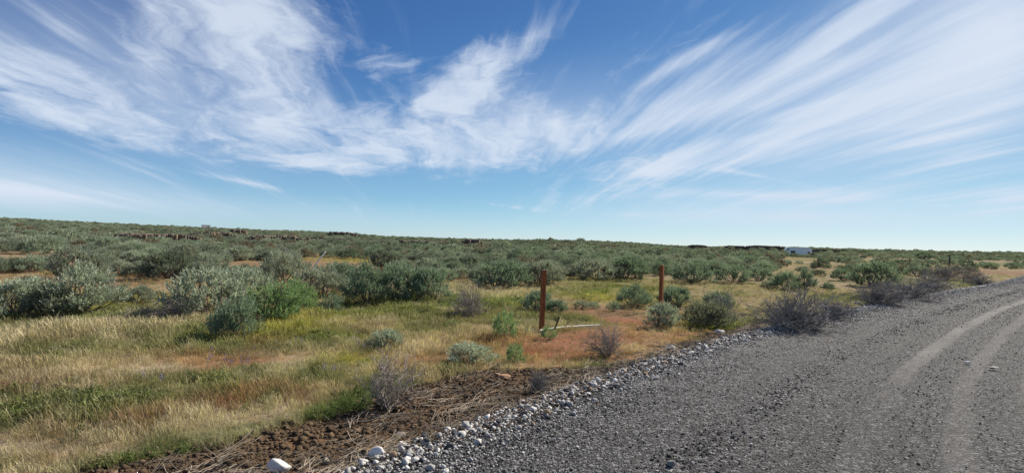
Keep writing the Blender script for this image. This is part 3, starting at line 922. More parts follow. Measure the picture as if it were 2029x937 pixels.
# (column, base row, width, height in photo pixels, colour, proto, label)
HEROES = [
    (28, 628, 150, 80, SILVER, None, 'large silvery sagebrush cut by the left edge of the picture'),
    (155, 622, 150, 95, SILVER, None, 'broad silvery sagebrush beside the one at the left picture edge'),
    (105, 628, 90, 62, DULL, None, 'dark low sagebrush wedged between the two big silvery ones far left'),
    (418, 630, 155, 102, SILVER, None, 'big grey silver sagebrush at the back of the left foreground clump'),
    (488, 612, 130, 84, SILVER, None, 'grey sagebrush peeping out between the big silver and the bright green one'),
    (530, 640, 120, 88, BRIGHT, None, 'bright green sagebrush right of the big grey silver one'),
    (588, 622, 75, 66, BRIGHT, None, 'small vivid green sagebrush at the right end of the left clump'),
    (462, 672, 88, 92, GRN, None, 'dark green sagebrush in front of the left clump casting a black shadow'),
    (272, 604, 52, 40, GREY, None, 'small lone sagebrush in the grass gap left of the big clump'),
    (652, 622, 44, 38, GRN, 'sapling', 'small open sagebrush standing alone right of the left clump'),
    (635, 588, 110, 62, GREY, None, 'sagebrush between the left clump and the dense dark stand'),
    (655, 560, 95, 44, GRN, None, 'dark sagebrush below the white leaning pole'),
    (728, 602, 90, 78, GRN, None, 'left bush of the dense stand behind the bare twiggy shrub'),
    (790, 596, 100, 76, GRN, None, 'middle bush of the dense stand behind the bare twiggy shrub'),
    (858, 594, 85, 66, GRN, None, 'right bush of the dense stand behind the bare twiggy shrub'),
    (985, 572, 110, 58, GRN, None, 'low wide sagebrush left of the rusty post at the sage front'),
    (1065, 566, 90, 52, GREY, None, 'sagebrush directly behind the top half of the left rusty post'),
    (1062, 618, 62, 42, GRN, None, 'green sagebrush behind the left side of the left rusty post'),
    (1098, 622, 46, 30, GRN, None, 'small sagebrush behind the right side of the left rusty post'),
    (1005, 674, 46, 56, BRIGHT, 'sapling', 'bright green sapling sagebrush left of the left rusty post'),
    (1090, 674, 34, 26, BRIGHT, 'sapling', 'tiny green sagebrush at the foot of the left rusty post'),
    (1024, 724, 36, 42, BRIGHT, 'sapling', 'tiny two headed sagebrush on the red ground before the left post'),
    (928, 718, 96, 38, SILVER, None, 'low mounded grey sagebrush in dry grass before the left post'),
    (758, 688, 72, 36, SILVER, None, 'low silver sagebrush half sunk in straw colored grass'),
    (1152, 612, 32, 18, GREY, None, 'dull little sagebrush right of the left rusty post'),
    (1178, 612, 24, 14, GRN, 'sapling', 'second tiny sagebrush in the row between the two posts'),
    (1213, 616, 24, 20, GRN, 'sapling', 'third tiny sagebrush in the row between the two posts'),
    (1235, 555, 90, 52, GRN, None, 'dense dark green sagebrush between and beyond the two posts'),
    (1180, 556, 90, 46, GREY, None, 'greyish sagebrush in the front rank between the two posts'),
    (1281, 543, 26, 13, SILVER, None, 'small pale sagebrush just left of the right rusty post'),
    (1304, 650, 66, 52, SILVER, None, 'round blue green sagebrush hiding the foot of the right post'),
    (1258, 608, 68, 42, GRN, None, 'dark sagebrush left of and behind the right rusty post'),
    (1345, 608, 72, 42, GRN, None, 'dark sagebrush right of and behind the right rusty post'),
    (1420, 612, 62, 36, GRN, None, 'green sagebrush peeping over the dark shrub right of the right post'),
    (1405, 650, 100, 52, DULL, None, 'dull dark sagebrush near the road right of the right post'),
    (1372, 562, 90, 44, GRN, None, 'dark round sagebrush right of the top of the right post'),
    (1452, 560, 70, 38, GRN, None, 'second dark sagebrush along the edge of the tan clearing'),
    (1504, 556, 52, 28, GRN, None, 'flat topped green sagebrush at the edge of the tan clearing'),
    (1556, 576, 46, 44, GRN, None, 'left of the twin dark sagebrush alone in tan grass'),
    (1592, 576, 44, 42, GRN, None, 'right of the twin dark sagebrush alone in tan grass'),
    (1730, 568, 84, 52, GRN, None, 'large dark green sagebrush alone behind the grey roadside brush'),
    (1668, 556, 42, 24, GRN, None, 'small dark sagebrush left of the large lone one on the right'),
    (1780, 543, 26, 20, DULL, None, 'narrow dark sagebrush right of the large lone one'),
    (1818, 548, 44, 22, GRN, None, 'low green sagebrush left of the brown roadside thicket'),
    (1635, 517, 26, 9, DULL, None, 'dark flat bush in the tan clearing below the trailer'),
    (1675, 519, 22, 9, DULL, None, 'second dark flat bush in the tan clearing right of the trailer'),
    (1828, 514, 34, 18, GRN, None, 'tall green sagebrush left of the far dark fence post'),
    (1872, 524, 36, 16, GRN, None, 'dark sagebrush left against the far fence post'),
    (1898, 525, 24, 14, GRN, None, 'dark sagebrush right against the far fence post'),
    (1690, 538, 34, 16, GRN, None, 'small sagebrush in the tan grass left of the large lone one'),
    (1625, 548, 30, 16, DULL, None, 'dull small sagebrush right of the twin dark ones'),
    (1520, 572, 30, 16, GREY, None, 'little grey sagebrush left of the twin dark ones'),
    (1640, 574, 26, 14, GRN, None, 'tiny green sagebrush behind the big dark roadside bush'),
    (1762, 528, 26, 10, GRN, None, 'low sagebrush in the far tan grass above the large lone one'),
    (1920, 540, 30, 12, DULL, None, 'dull low sagebrush beyond the brown roadside thicket'),
    (2010, 533, 34, 14, GRN, None, 'low sagebrush touching the right edge of the picture'),
    (1954, 532, 36, 14, GRN, None, 'low dark sagebrush by the road bend near the right picture edge'),
]
GRP = 'sagebrush of the open field'
for (px_, py_, w_, h_, tint, kd, lab) in HEROES:
    p = hit(px_, py_); d = depth(p)
    tj = np.array(tint) * rnd.uniform(0.92, 1.08)
    place_sage(p, w_ / 2 * d / F, h_ * d / F, tj, lab, GRP, rnd.uniform(0, 6.28), kd)

# dead and bare shrubs
BARE = [
    (350, 634, 130, 44, DEAD, 'grey brown dead brush at the foot of the left clump'),
    (932, 630, 86, 60, DEAD, 'bare round grey twiggy shrub in the grass left of the posts'),
    (1204, 706, 90, 58, DEAD, 'low dead twiggy shrub on the red ground right of the left post'),
    (770, 812, 140, 106, WAND, 'upright bare grey shrub with thin wands at the edge of the soil strip'),
    (1066, 778, 46, 42, DARK, 'small dark dead shrub standing on the bare soil strip'),
    (1420, 640, 80, 52, DARK, 'bare grey twigs growing through the dark shrub right of the right post'),
    (1568, 657, 185, 76, DARK, 'big dark bare bush at the stony road edge'),
    (1650, 636, 100, 42, DARK, 'low dark brush trailing right of the big bare roadside bush'),
    (1738, 606, 120, 42, DARK, 'second dark bare bush along the road edge'),
    (1800, 596, 120, 38, DARK, 'third dark bare bush merging along the road edge'),
    (1850, 582, 100, 34, DARK, 'fourth low grey brush along the road edge'),
    (1875, 556, 90, 30, DEAD, 'brown grey thicket beyond the grass mound by the road'),
    (1925, 556, 60, 24, DEAD, 'right end of the brown grey thicket by the road'),
    (1940, 566, 60, 18, DARK, 'small grey brush hugging the far road edge'),
    (560, 530, 60, 34, DARK, 'dark bare sagebrush skeleton in the field left of the leaning pole'),
    (205, 600, 60, 40, DARK, 'dark bare branches under the broad sagebrush far left'),
]
for (px_, py_, w_, h_, pr, lab) in BARE:
    p = hit(px_, py_); d = depth(p)
    me = pr[rnd.randrange(len(pr))]
    R = w_ / 2 * d / F; H = h_ * d / F
    o = link('dead_shrub', me, loc=p, label=lab, cat='shrub', group='bare twiggy shrubs')
    o.rotation_euler = (0, 0, rnd.uniform(0, 6.28))
    vv = np.empty(len(me.vertices) * 3, np.float32); me.vertices.foreach_get('co', vv); vv = vv.reshape(-1, 3)
    rr = np.percentile(np.hypot(vv[:, 0], vv[:, 1]), 97); hh = np.percentile(vv[:, 2], 98)
    o.scale = (R / rr, R / rr, H / hh)
    OCC.append((p[0], p[1], R * 0.8))

# ------------------------------------------------------------------ basalt ledges
def ledge(px0, px1, py_top, py_bot, lab, wob=1.2, capc=True, cols=None):
    p = hit((px0 + px1) / 2, py_bot + 5)
    if np.hypot(p[0], p[1]) > 420:
        p = p * 420 / np.hypot(p[0], p[1])
    d = depth(p)
    rr_ = ray((px0 + px1) / 2, py_bot - 1.2)
    p = CAM + rr_ * d / (rr_ @ cf)
    for q_ in np.linspace(px0, px1, 18):
        for k_ in (-1.5, 0.5, 2.5):
            w_ = ray(q_, py_bot); w_ = CAM + w_ * (d + k_) / (w_ @ cf)
            OCC.append((w_[0], w_[1], 0.9))
    n = cols or max(6, int((px1 - px0) / 5))
    e = link('basalt_ledge', None, loc=p, label=lab, cat='rock ledge', group='basalt outcrops')
    Hh = (py_bot - py_top) * 0.8 * d / F
    e.rotation_euler = (0, 0, -math.atan2(p[0], p[1]))
    Wd = (px1 - px0) * d / F
    tops = []
    for i in range(n):
        c = -Wd / 2 + (i + .5) * Wd / n
        env = min(1.0, 0.35 + 1.6 * min((i + .5) / n, 1 - (i + .5) / n) * 2)
        h = Hh * env * rnd.uniform(0.78, 1.1)
        wv = Wd / n * rnd.uniform(0.6, 0.9)
        off = rnd.uniform(-.35, .35) * wob
        ns = 6
        ang = [k * math.pi / 3 + rnd.uniform(-.3, .3) for k in range(ns)]
        v = []
        for zz, k in ((-2.2, 1.12), (h * .55, 1.0), (h, .86)):
            v += [(c + math.cos(a) * wv * k * rnd.uniform(.9, 1.1), off + math.sin(a) * wv * 1.3 * k * rnd.uniform(.9, 1.1), zz + (rnd.uniform(-.08, .08) * h if zz > 0 else 0)) for a in ang]
        f = [(r * ns + k, r * ns + (k + 1) % ns, (r + 1) * ns + (k + 1) % ns, (r + 1) * ns + k) for r in range(2) for k in range(ns)] + [tuple(range(2 * ns, 3 * ns))]
        link('rock_column', mesh('rock_column', v, f, M_BASALT if rnd.random() < .82 else M_LEDGE), e)
    if capc:
        xs_ = np.linspace(-Wd * .52, Wd * .52, 24)
        v = []
        for k, (yy, zk) in enumerate(((1.0 * wob, .7), (2.4 * wob, 0.98), (5.5 * wob, 0.70), (12 * wob, -2.0 / max(Hh, .4)))):
            for x_ in xs_:
                ed = min(1.0, (1 - abs(x_) / (Wd * .53)) * 3)
                v.append((x_, yy + rnd.uniform(-.2, .2), (Hh * zk + rnd.uniform(-.06, .06)) * (ed if zk > 0 else 1) - (1 - ed) * .4))
        link('rock_shelf', nmesh('rock_shelf', np.array(v), grid_faces(4, 24), M_LEDGE, True), e)
    return e


ledge(228, 385, 462.5, 473.5, 'long dark basalt ledge with a tan shelf on the left hillside')
ledge(384, 468, 460.5, 468, 'short dark basalt ledge right of the long ledge on the left')
ledge(492, 602, 466.5, 478, 'broken brown basalt ledge above the sage in left middle distance')
ledge(606, 690, 470, 477, 'low dark rocky rim left of the leaning pole skyline', 1.0)
ledge(455, 486, 455, 460, 'small dark outcrop high on the left skyline', 1.0)
ledge(650, 706, 460, 466.5, 'dark cliff band on the skyline above the leaning pole', 1.2)
ledge(740, 905, 477.5, 482.5, 'low broken rim of rocks left of the dark block butte', 1.0)
ledge(916, 956, 473.5, 484, 'dark block shaped basalt butte on the middle skyline', 1.4, True, 7)
ledge(1364, 1400, 485.5, 489.5, 'dark flat outcrop on the skyline right of the right post', 1.0)
ledge(1438, 1478, 487.2, 490.5, 'rocky dark rim left of the trailer, nearer the right post', 1.0)
ledge(1482, 1552, 487.2, 491, 'dark rocky rim just left of the trailer', 1.0)
ledge(1614, 1660, 494.8, 497, 'low dark rim just right of the trailer', 1.0)

# ------------------------------------------------------------------ the sagebrush field
FRONT_X = [-300, 0, 240, 360, 600, 700, 900, 1000, 1100, 1260, 1340, 1500, 1580, 1640, 1700, 1850, 2029, 2300]
FRONT_Y = [580, 572, 545, 556, 562, 572, 572, 562, 556, 548, 545, 546, 522, 513, 512, 514, 518, 520]


def field_points():
    out = []
    for (r0, r1, n, rmin) in ((8, 40, 6500, 0), (40, 130, 21000, 0), (130, 460, 32000, 0)):
        a = rng.uniform(math.radians(-49), math.radians(49), n)
        r = np.sqrt(rng.uniform(r0 ** 2, r1 ** 2, n))
        out.append(np.stack([r * np.sin(a), r * np.cos(a)], 1))
    P = np.vstack(out)
    z = terrain(P[:, 0], P[:, 1])
    s, t = road_st(P[:, 0], P[:, 1])
    px_, py_, zc = project(np.column_stack([P, z]))
    r = np.hypot(P[:, 0], P[:, 1])
    ok = (py_ < np.interp(px_, FRONT_X, FRONT_Y)) & ((s < -4) | (s > ROAD_W + 3))
    loose = (px_ > 1560) & (py_ < 548) & (s < -4) & (rng.random(len(P)) < .035)
    gap = fbm(P[:, 0], P[:, 1], 1 / 6.5, 3, 81)
    thin = fbm(P[:, 0], P[:, 1], 1 / 45, 3, 83)
    lim = np.where(r < 130, 0.10, 0.13) - 0.5 * np.clip(thin, 0, 1) * sstep(r, 30, 80)
    ok &= gap < lim
    ok &= ~((px_ > 640) & (px_ < 760) & (py_ > 514) & (py_ < 538))          # bare tan clearing
    ok &= ~((px_ > 1560) & (py_ > 520))
    ok &= ~((px_ > 1546) & (px_ < 1616) & (r > 78) & (r < 132))
    ok &= ~((px_ > 200) & (px_ < 620) & (py_ > 470) & (py_ < 477) & (rng.random(len(P)) < 0.65))
    ok &= ~((px_ > 575) & (px_ < 668) & (py_ > 513) & (py_ < 600))
    ok |= loose & ~((px_ > 1546) & (px_ < 1616) & (r > 78))
    P = P[ok]; z = z[ok]; r = r[ok]
    R = np.clip(rng.lognormal(math.log(.57), .34, len(P)), .27, 1.15) * np.where(r > 130, 1.15, 1.0)
    order = np.argsort(r)
    P, z, r, R = P[order], z[order], r[order], R[order]
    cell = {}
    keep = []
    for (x, y, q) in OCC:
        cell.setdefault((int(x // 2), int(y // 2)), []).append((x, y, q))
    for i in range(len(P)):
        x, y = P[i]; c = (int(x // 2), int(y // 2)); good = True
        for u in (-1, 0, 1):
            for v in (-1, 0, 1):
                for (a_, b_, q) in cell.get((c[0] + u, c[1] + v), ()):
                    if (a_ - x) ** 2 + (b_ - y) ** 2 < ((q + R[i]) * (0.86 if r[i] < 60 else 0.84)) ** 2:
                        good = False; break
                if not good: break
            if not good: break
        if good:
            cell.setdefault(c, []).append((x, y, R[i])); keep.append(i)
    return P[keep], z[keep], r[keep], R[keep]


FP, FZ, FR_, FRAD = field_points()
FH = FRAD * rng.uniform(1.0, 1.45, len(FRAD))
tmix = rng.random(len(FP))
zone = fbm(FP[:, 0], FP[:, 1], 1 / 18, 2, 91)
left = sstep(-np.arctan2(FP[:, 0], FP[:, 1]), 0.05, 0.5)
tint = np.array(GRN)[None] * (1 - tmix[:, None]) + np.array(GREY)[None] * tmix[:, None]
tint = tint * (1 - 0.4 * left[:, None]) + np.array(SILVER)[None] * 0.4 * left[:, None]
tint = tint * (1 + 0.35 * zone[:, None]) * rng.uniform(0.58, 1.2, (len(FP), 1))
tint = np.where((rng.random(len(FP)) < .08)[:, None], np.array([.21, .18, .145])[None] * rng.uniform(.8, 1.2, (len(FP), 1)), tint)
fpx, fpy, fzc = project(np.column_stack([FP, FZ]))
inview = (fpx > -30) & (fpx < 2060)
NIND = 300 - len(HEROES)
cand = np.where(inview)[0][:NIND]
isind = np.zeros(len(FP), bool); isind[cand] = True
ZONES = [(-100, 130, 'at the far left'), (130, 330, 'left of the foreground clump'), (330, 560, 'behind the large foreground clump'),
         (560, 720, 'near the white leaning pole'), (720, 900, 'behind the dense dark stand'), (900, 1030, 'left of the left post'),
         (1030, 1130, 'beyond the left rusty post'), (1130, 1270, 'between the two rusty posts'), (1270, 1400, 'beyond the right rusty post'),
         (1400, 1545, 'left of the tan clearing'), (1545, 2200, 'beyond the tan clearing')]
ORD = ['leftmost', 'second from left', 'third from left', 'fourth from left', 'fifth from left', 'sixth from left', 'seventh from left', 'eighth from left', 'ninth from left', 'tenth from left', 'eleventh from left', 'twelfth from left',
       'thirteenth from left', 'fourteenth from left', 'fifteenth from left', 'sixteenth from left', 'seventeenth from left', 'eighteenth from left', 'nineteenth from left', 'twentieth from left', 'rightmost but two', 'rightmost but one', 'rightmost']


def single_out(objs):
    """things that would share a label get their place in the row"""
    by = {}
    for o, x in objs:
        by.setdefault(o['label'], []).append((x, o))
    for lab, row in by.items():
        row.sort(key=lambda q: q[0])
        if 1 < len(row) <= len(ORD):
            for k, (x, o) in enumerate(row):
                o['label'] = lab + ', ' + ORD[k]


RANK = ['front rank', 'second rank', 'third rank', 'fourth rank', 'back rank']
zc_ = {}
MADE = []
for i in cand:
    zc_.setdefault(next((z for z in ZONES if z[0] <= fpx[i] < z[1]), ZONES[-1])[2], []).append(i)
for zname, ids in zc_.items():
    ids.sort(key=lambda k: -fpy[k])
    for j, i in enumerate(ids):
        rk = RANK[min(4, int(5 * j / max(1, len(ids))))]
        tw = 'grey silver' if tint[i, 0] > 0.275 else ('green' if tint[i, 1] > tint[i, 0] * 1.3 else 'grey green')
        sz = 'large' if FRAD[i] > 0.72 else ('middling' if FRAD[i] > 0.55 else 'small')
        o_ = place_sage((FP[i, 0], FP[i, 1], FZ[i] - 0.02), FRAD[i], FH[i], tint[i], '%s %s sagebrush, %s, %s' % (sz, tw, rk, zname), GRP, rnd.uniform(0, 6.28))
        MADE.append((o_, fpx[i]))
single_out(MADE)
rest = np.where(~isind)[0]
nr_ = len(rest)


def joined_far(i):
    fm_, bm_ = FARS[i]
    fm_.materials.clear(); fm_.materials.append(M_SAGE)
    return fm_


midm = [s_[0] for s_ in SAGE[:3]] + [joined_far(i) for i in range(4)]
ridx = np.where(FR_[rest] < 60, rng.integers(0, 3, nr_), rng.integers(3, 7, nr_))
scatter('sagebrush_cover', midm, np.column_stack([FP[rest], FZ[rest] - 0.03]),
        np.column_stack([np.zeros(nr_), np.zeros(nr_), rng.uniform(0, 6.28, nr_)]),
        np.column_stack([FRAD[rest] / 0.62, FRAD[rest] / 0.62, FH[rest] / 0.88]), ridx, tint[rest],
        'distant mass of grey green sagebrush covering the plain to the skyline', 'shrubs')
print('FIELD', len(FP), 'individual', len(cand))

# ------------------------------------------------------------------ posts, stakes, poles
def box_v(x0, x1, y0, y1, z0, z1):
    v = [(x0, y0, z0), (x1, y0, z0), (x1, y1, z0), (x0, y1, z0), (x0, y0, z1), (x1, y0, z1), (x1, y1, z1), (x0, y1, z1)]
    f = [(0, 3, 2, 1), (4, 5, 6, 7), (0, 1, 5, 4), (1, 2, 6, 5), (2, 3, 7, 6), (3, 0, 4, 7)]
    return v, f


def bevelled_box(name, dims, mat, bev=0.01, seg=2):
    import bmesh
    bm = bmesh.new()
    v, f = box_v(*dims)
    vs = [bm.verts.new(q) for q in v]
    for q in f: bm.faces.new([vs[k] for k in q])
    bmesh.ops.recalc_face_normals(bm, faces=bm.faces)
    if bev:
        bmesh.ops.bevel(bm, geom=list(bm.edges), offset=bev, segments=seg, affect='EDGES', profile=0.6)
    m = bpy.data.meshes.new(name); bm.to_mesh(m); bm.free()
    m.materials.append(mat)
    return m


M_RUSTCAP = simple('weathered_post_top', (0.30, 0.19, 0.12), 0.9, 0.2, 30, 0.3)


def post(px_, py_base, py_top, wpx, lab, rz, tilt):
    p = hit(px_, py_base); d = depth(p)
    H = (py_base - py_top) * d / F
    wd = wpx * d / F / 1.32
    e = link('rusty_post', None, loc=p, label=lab, cat='post', group='rust brown posts')
    e.rotation_euler = (tilt[0], tilt[1], rz)
    link('shaft', bevelled_box('post_shaft', (-wd / 2, wd / 2, -wd / 2, wd / 2, -0.25, H), M_RUST, wd * 0.10, 2), e)
    c = wd / 2 * 0.90
    link('cap', bevelled_box('post_cap', (-c, c, -c, c, H - 0.004, H + 0.012), M_RUSTCAP, 0.003, 1), e)
    return p


PA = post(1073, 657, 536, 10.8, 'taller rust brown post in the middle with a white pole at its foot', math.radians(28), (0.0, 0.01))
PB = post(1309, 618, 526, 9.2, 'rust brown post on the right rising behind a round sagebrush', math.radians(50), (0.0, 0.0))

M_DARKSTEEL = simple('dark_steel', (0.035, 0.03, 0.028), 0.7, 0.25, 20)
M_WHITEPOLE = simple('bleached_white', (0.74, 0.70, 0.62), 0.75, 0.12, 25, 0.2)


def tube_obj(name, pts, rad, sides, mat, label, cat, base):
    tb = Tubes()
    pts = np.asarray(pts, float) - np.asarray(base)[None]
    tb.add(pts, rad, sides, cap=True)
    return link(name, tb.build(name, mat), loc=base, label=label, cat=cat)


b = hit(1098, 655); d = depth(b)
tip = b + np.array([6.5 * d / F + 0.03, 0.0, 27 * d / F])
tube_obj('steel_stake', [b - (tip - b) * 0.4, b, tip], [0.018, 0.018, 0.018], 6, M_DARKSTEEL, 'short dark stake leaning right beside the left rusty post', 'stake', b)

l0 = hit(1070, 659); l1 = hit(1190, 650)
npt = 9
q = np.linspace(0, 1, npt)[:, None]
pts = l0[None] * (1 - q) + l1[None] * q
pts[:, :2] += np.array([-0.02, 0.10])[None] * np.sin(q * math.pi)
gz = terrain(pts[:, 0], pts[:, 1])
pts[:, 2] = gz + 0.04 + 0.02 * q[:, 0]
tube_obj('fallen_pole', pts, np.linspace(0.024, 0.018, npt), 7, M_WHITEPOLE, 'bent white pole lying on the red ground beside the left rusty post', 'pole', l0)
l2 = hit(1040, 658)
pts = np.array([l2, (l2 + l0) / 2 + [0, 0.02, 0], l0 + [-0.12, 0.03, 0]]); pts[:, 2] = terrain(pts[:, 0], pts[:, 1]) + 0.04
tube_obj('fallen_stick', pts, [0.012, 0.016, 0.014], 6, M_WHITEPOLE, 'short pale stick lying left of the left rusty post', 'stick', l2)

b = hit(603, 545); d = depth(b)
def at_depth(px_, py_, dd):
    w = ray(px_, py_)
    return CAM + w * dd / (w @ cf)
tip = at_depth(645, 498.5, d + 0.1)
b2 = b + np.array([0, 0, -0.2])
tube_obj('leaning_pole', [b2, (b2 + tip) / 2, tip], [0.045, 0.042, 0.04], 7, M_WHITEPOLE, 'thin white pole leaning out of the sagebrush in mid field', 'pole', b)

b = hit(1881, 527); d = depth(b)
e = link('fence_post', None, loc=b, label='thin dark fence post far right among dark bushes', cat='post')
hh = 22 * d / F
link('shaft', bevelled_box('fence_shaft', (-.06, .06, -.06, .06, -0.3, hh), simple('old_wood', (0.07, 0.055, 0.045), 0.95, 0.3, 12), 0.012, 1), e)
link('top', bevelled_box('fence_top', (-.05, .05, -.05, .05, hh - .004, hh + 0.02), M_DARKSTEEL, 0.004, 1), e)
b = hit(1909, 562); d = depth(b)
tube_obj('marker_stake', [b + [0, 0, -.1], b + [0, 0, .15], b + [0.01, 0, .34]], [.03, .03, .028], 6, M_DARKSTEEL, 'tiny dark stake at the far road edge on the right', 'stake', b)

# ------------------------------------------------------------------ trailer and far building
M_TRAIL = simple('trailer_white', (0.74, 0.79, 0.84), 0.45, 0.03, 2)
M_TROOF = simple('trailer_roof', (0.78, 0.78, 0.78), 0.5, 0.03, 2)
M_GLASS, _n, _b = newmat('dark_glass'); _b.inputs['Base Color'].default_value = (0.015, 0.022, 0.028, 1); _b.inputs['Roughness'].default_value = 0.12
M_TYRE = simple('tyre', (0.02, 0.02, 0.02), 0.9)


def prism(name, prof, y0, y1, mat):
    n = len(prof)
    v = [(x, y0, z) for x, z in prof] + [(x, y1, z) for x, z in prof]
    f = [tuple(range(n)), tuple(range(2 * n - 1, n - 1, -1))] + [(i, i + n, (i + 1) % n + n, (i + 1) % n) for i in range(n)]
    m = mesh(name, v, f, mat)
    import bmesh
    bm = bmesh.new(); bm.from_mesh(m); bmesh.ops.recalc_face_normals(bm, faces=bm.faces); bm.to_mesh(m); bm.free()
    return m


def trailer():
    dd = 150.0
    dr = ray(1581, 496); k = dd / (dr @ cf)
    x, y = (CAM + dr * k)[:2]
    ztop = (CAM + ray(1581, 490.5) * k)[2]
    Lh = 47 * dd / F / 2
    zg = float(terrain(np.array([x]), np.array([y]))[0])
    H = max(2.6, ztop - zg)
    e = link('travel_trailer', None, loc=(x, y, zg), label='white travel trailer with dark windows parked in the sagebrush', cat='trailer')
    e.rotation_euler = (0, 0, -math.atan2(x, y) * 0.72)
    b0 = 0.75
    prof = [(-Lh * 0.70, b0), (Lh * 0.96, b0), (Lh, b0 + 0.3), (Lh * 0.985, H - 0.45), (Lh * 0.93, H - 0.16), (-Lh * 0.86, H - 0.10), (-Lh * 0.97, H - 0.45), (-Lh, H - 0.95), (-Lh * 0.97, H - 1.05), (-Lh * 0.70, H - 1.05)]
    body = link('body', prism('trailer_body', prof, -1.2, 1.2, M_TRAIL), e)
    link('roof', prism('trailer_roof', [(-Lh * 0.86, H - 0.095), (Lh * 0.93, H - 0.155), (Lh * 0.91, H - 0.02), (-Lh * 0.83, H + 0.03)], -1.22, 1.22, M_TROOF), e)
    link('air_conditioner', bevelled_box('air_conditioner', (-0.05, 0.75, -0.4, 0.4, H - 0.02, H + 0.3), M_TROOF, 0.06, 2), e)
    def win(x0, x1, z0, z1):
        w = link('window', bevelled_box('window_frame', (x0 - .04, x1 + .04, -1.23, -1.19, z0 - .04, z1 + .04), M_TROOF, 0, 1), e)
        link('pane', bevelled_box('pane', (x0, x1, -1.245, -1.20, z0, z1), M_GLASS, 0, 1), w)
    win(-Lh * 0.58, -Lh * 0.24, H - 1.55, H - 0.92)
    win(-Lh * 0.90, -Lh * 0.68, H - 0.72, H - 0.42)
    win(Lh * 0.68, Lh * 0.84, H - 1.75, H - 1.05)
    dr_ = link('door', bevelled_box('trailer_door', (Lh * 0.28, Lh * 0.50, -1.225, -1.19, b0 + 0.06, H - 0.35), M_TRAIL, 0.01, 1), e)
    link('handle', bevelled_box('handle', (Lh * 0.46, Lh * 0.48, -1.25, -1.22, b0 + .9, b0 + 1.05), M_DARKSTEEL, 0, 1), dr_)
    for wx in (0.0, 0.85):
        for sy in (-1.1, 1.1):
            tb = Tubes(); tb.add([(wx, sy - .1, .36), (wx, sy + .1, .36)], [.36, .36], 16, True)
            link('wheel', tb.build('wheel', M_TYRE), e)
    for zz in (1.1, 1.45, 1.8):
        link('tail_light', bevelled_box('tail_light', (Lh * 0.985, Lh * 1.012, -1.15, -0.85, zz, zz + .18), M_TROOF, 0.01, 1), e)
    link('chassis', bevelled_box('chassis', (-Lh * 0.9, Lh * .95, -.7, .7, .45, .76), M_DARKSTEEL, 0.02, 1), e)
    return (x, y)


TR = trailer()


def far_house():
    d = 405.0
    dr = ray(408, 450); k = d / (dr @ cf)
    x, y = (CAM + dr * k)[:2]
    zt = (CAM + ray(408, 445.4) * k)[2]
    zg = float(terrain(np.array([x]), np.array([y]))[0])
    H = max(1.8, zt - zg)
    e = link('white_building', None, loc=(x, y, zg), label='tiny white flat building on the left skyline', cat='building')
    e.rotation_euler = (0, 0, -math.atan2(x, y) + 0.2)
    w = 14 * d / F / 2
    link('wall', bevelled_box('wall', (-w, w, -2, 2, -0.5, H - 0.35), M_TROOF, 0, 1), e)
    link('roof', prism('building_roof', [(-w - .2, H - .345), (w + .2, H - .345), (w + .2, H - .2), (-w * .6, H), (-w - .2, H - .1)], -2.3, 2.3, M_TROOF), e)
    link('door', bevelled_box('door', (w * .3, w * .55, -2.03, -1.99, -.5, H - .7), M_GLASS, 0, 1), e)


far_house()

# ------------------------------------------------------------------ stones
def stone_meshes(n, sub, seed, flat, nm, amp=0.10):
    out = []
    for i in range(n):
        g = np.random.default_rng(seed + i)
        v, f = icos(sub, seed + i, (1, g.uniform(.65, .95), g.uniform(*flat)), amp)
        out.append(nmesh('%s%d' % (nm, i), v, f, M_STONE))
    return out


STN = stone_meshes(8, 2, 300, (.5, .8), 'stone')
PEB = stone_meshes(5, 1, 340, (.5, .8), 'pebble', 0.06)
WHITE = (0.62, 0.60, 0.57); LGREY = (0.36, 0.35, 0.34); DGREY = (0.085, 0.085, 0.09); TAN = (0.36, 0.25, 0.16)
BOUL = [
    (745, 914, 42, 26, WHITE, 'largest white boulder lying against the gravel edge at the bottom'),
    (797, 892, 32, 15, WHITE, 'smooth white boulder on the soil strip above the gravel edge'),
    (545, 942, 52, 30, WHITE, 'white pitted boulder cut off by the bottom edge of the picture'),
    (776, 920, 18, 18, TAN, 'orange tan stone beside the largest white boulder'),
    (840, 874, 20, 18, DGREY, 'dark angular stone on the soil strip near the white boulders'),
    (788, 874, 28, 15, (0.20, 0.175, 0.15), 'grey brown flat stone above the smooth white boulder'),
    (842, 898, 20, 18, (0.30, 0.29, 0.26), 'pale grey stone between the smooth white boulder and the gravel'),
    (1428, 662, 26, 9, WHITE, 'flat white slab lying in dry grass by the dark roadside bush'),
    (1000, 752, 30, 11, (0.33, 0.20, 0.12), 'flat reddish stone at the edge of the soil strip'),
    (985, 748, 20, 8, (0.30, 0.19, 0.12), 'second smaller reddish stone at the edge of the soil strip'),
    (643, 928, 16, 14, (0.22, 0.20, 0.15), 'grey stone half buried in straw litter near the bottom'),
    (1330, 697, 24, 16, LGREY, 'round grey stone at the gravel edge below the right post'),
    (1700, 607, 26, 9, LGREY, 'grey flat stone below the second dark roadside bush'),
    (1738, 606, 26, 9, LGREY, 'pale slab at the right end of the stony road edge'),
    (1920, 720, 16, 4, WHITE, 'white chip lying on the wheel track'),
    (1973, 731, 24, 4, (0.28, 0.27, 0.26), 'flat grey chip on the road right of the wheel track'),
    (1003, 944, 18, 14, (0.10, 0.10, 0.10), 'dark stone in loose gravel at the bottom edge'),
    (1330, 922, 20, 12, (0.20, 0.20, 0.20), 'grey lump of gravel on the road near the bottom'),
]
SOCC = []
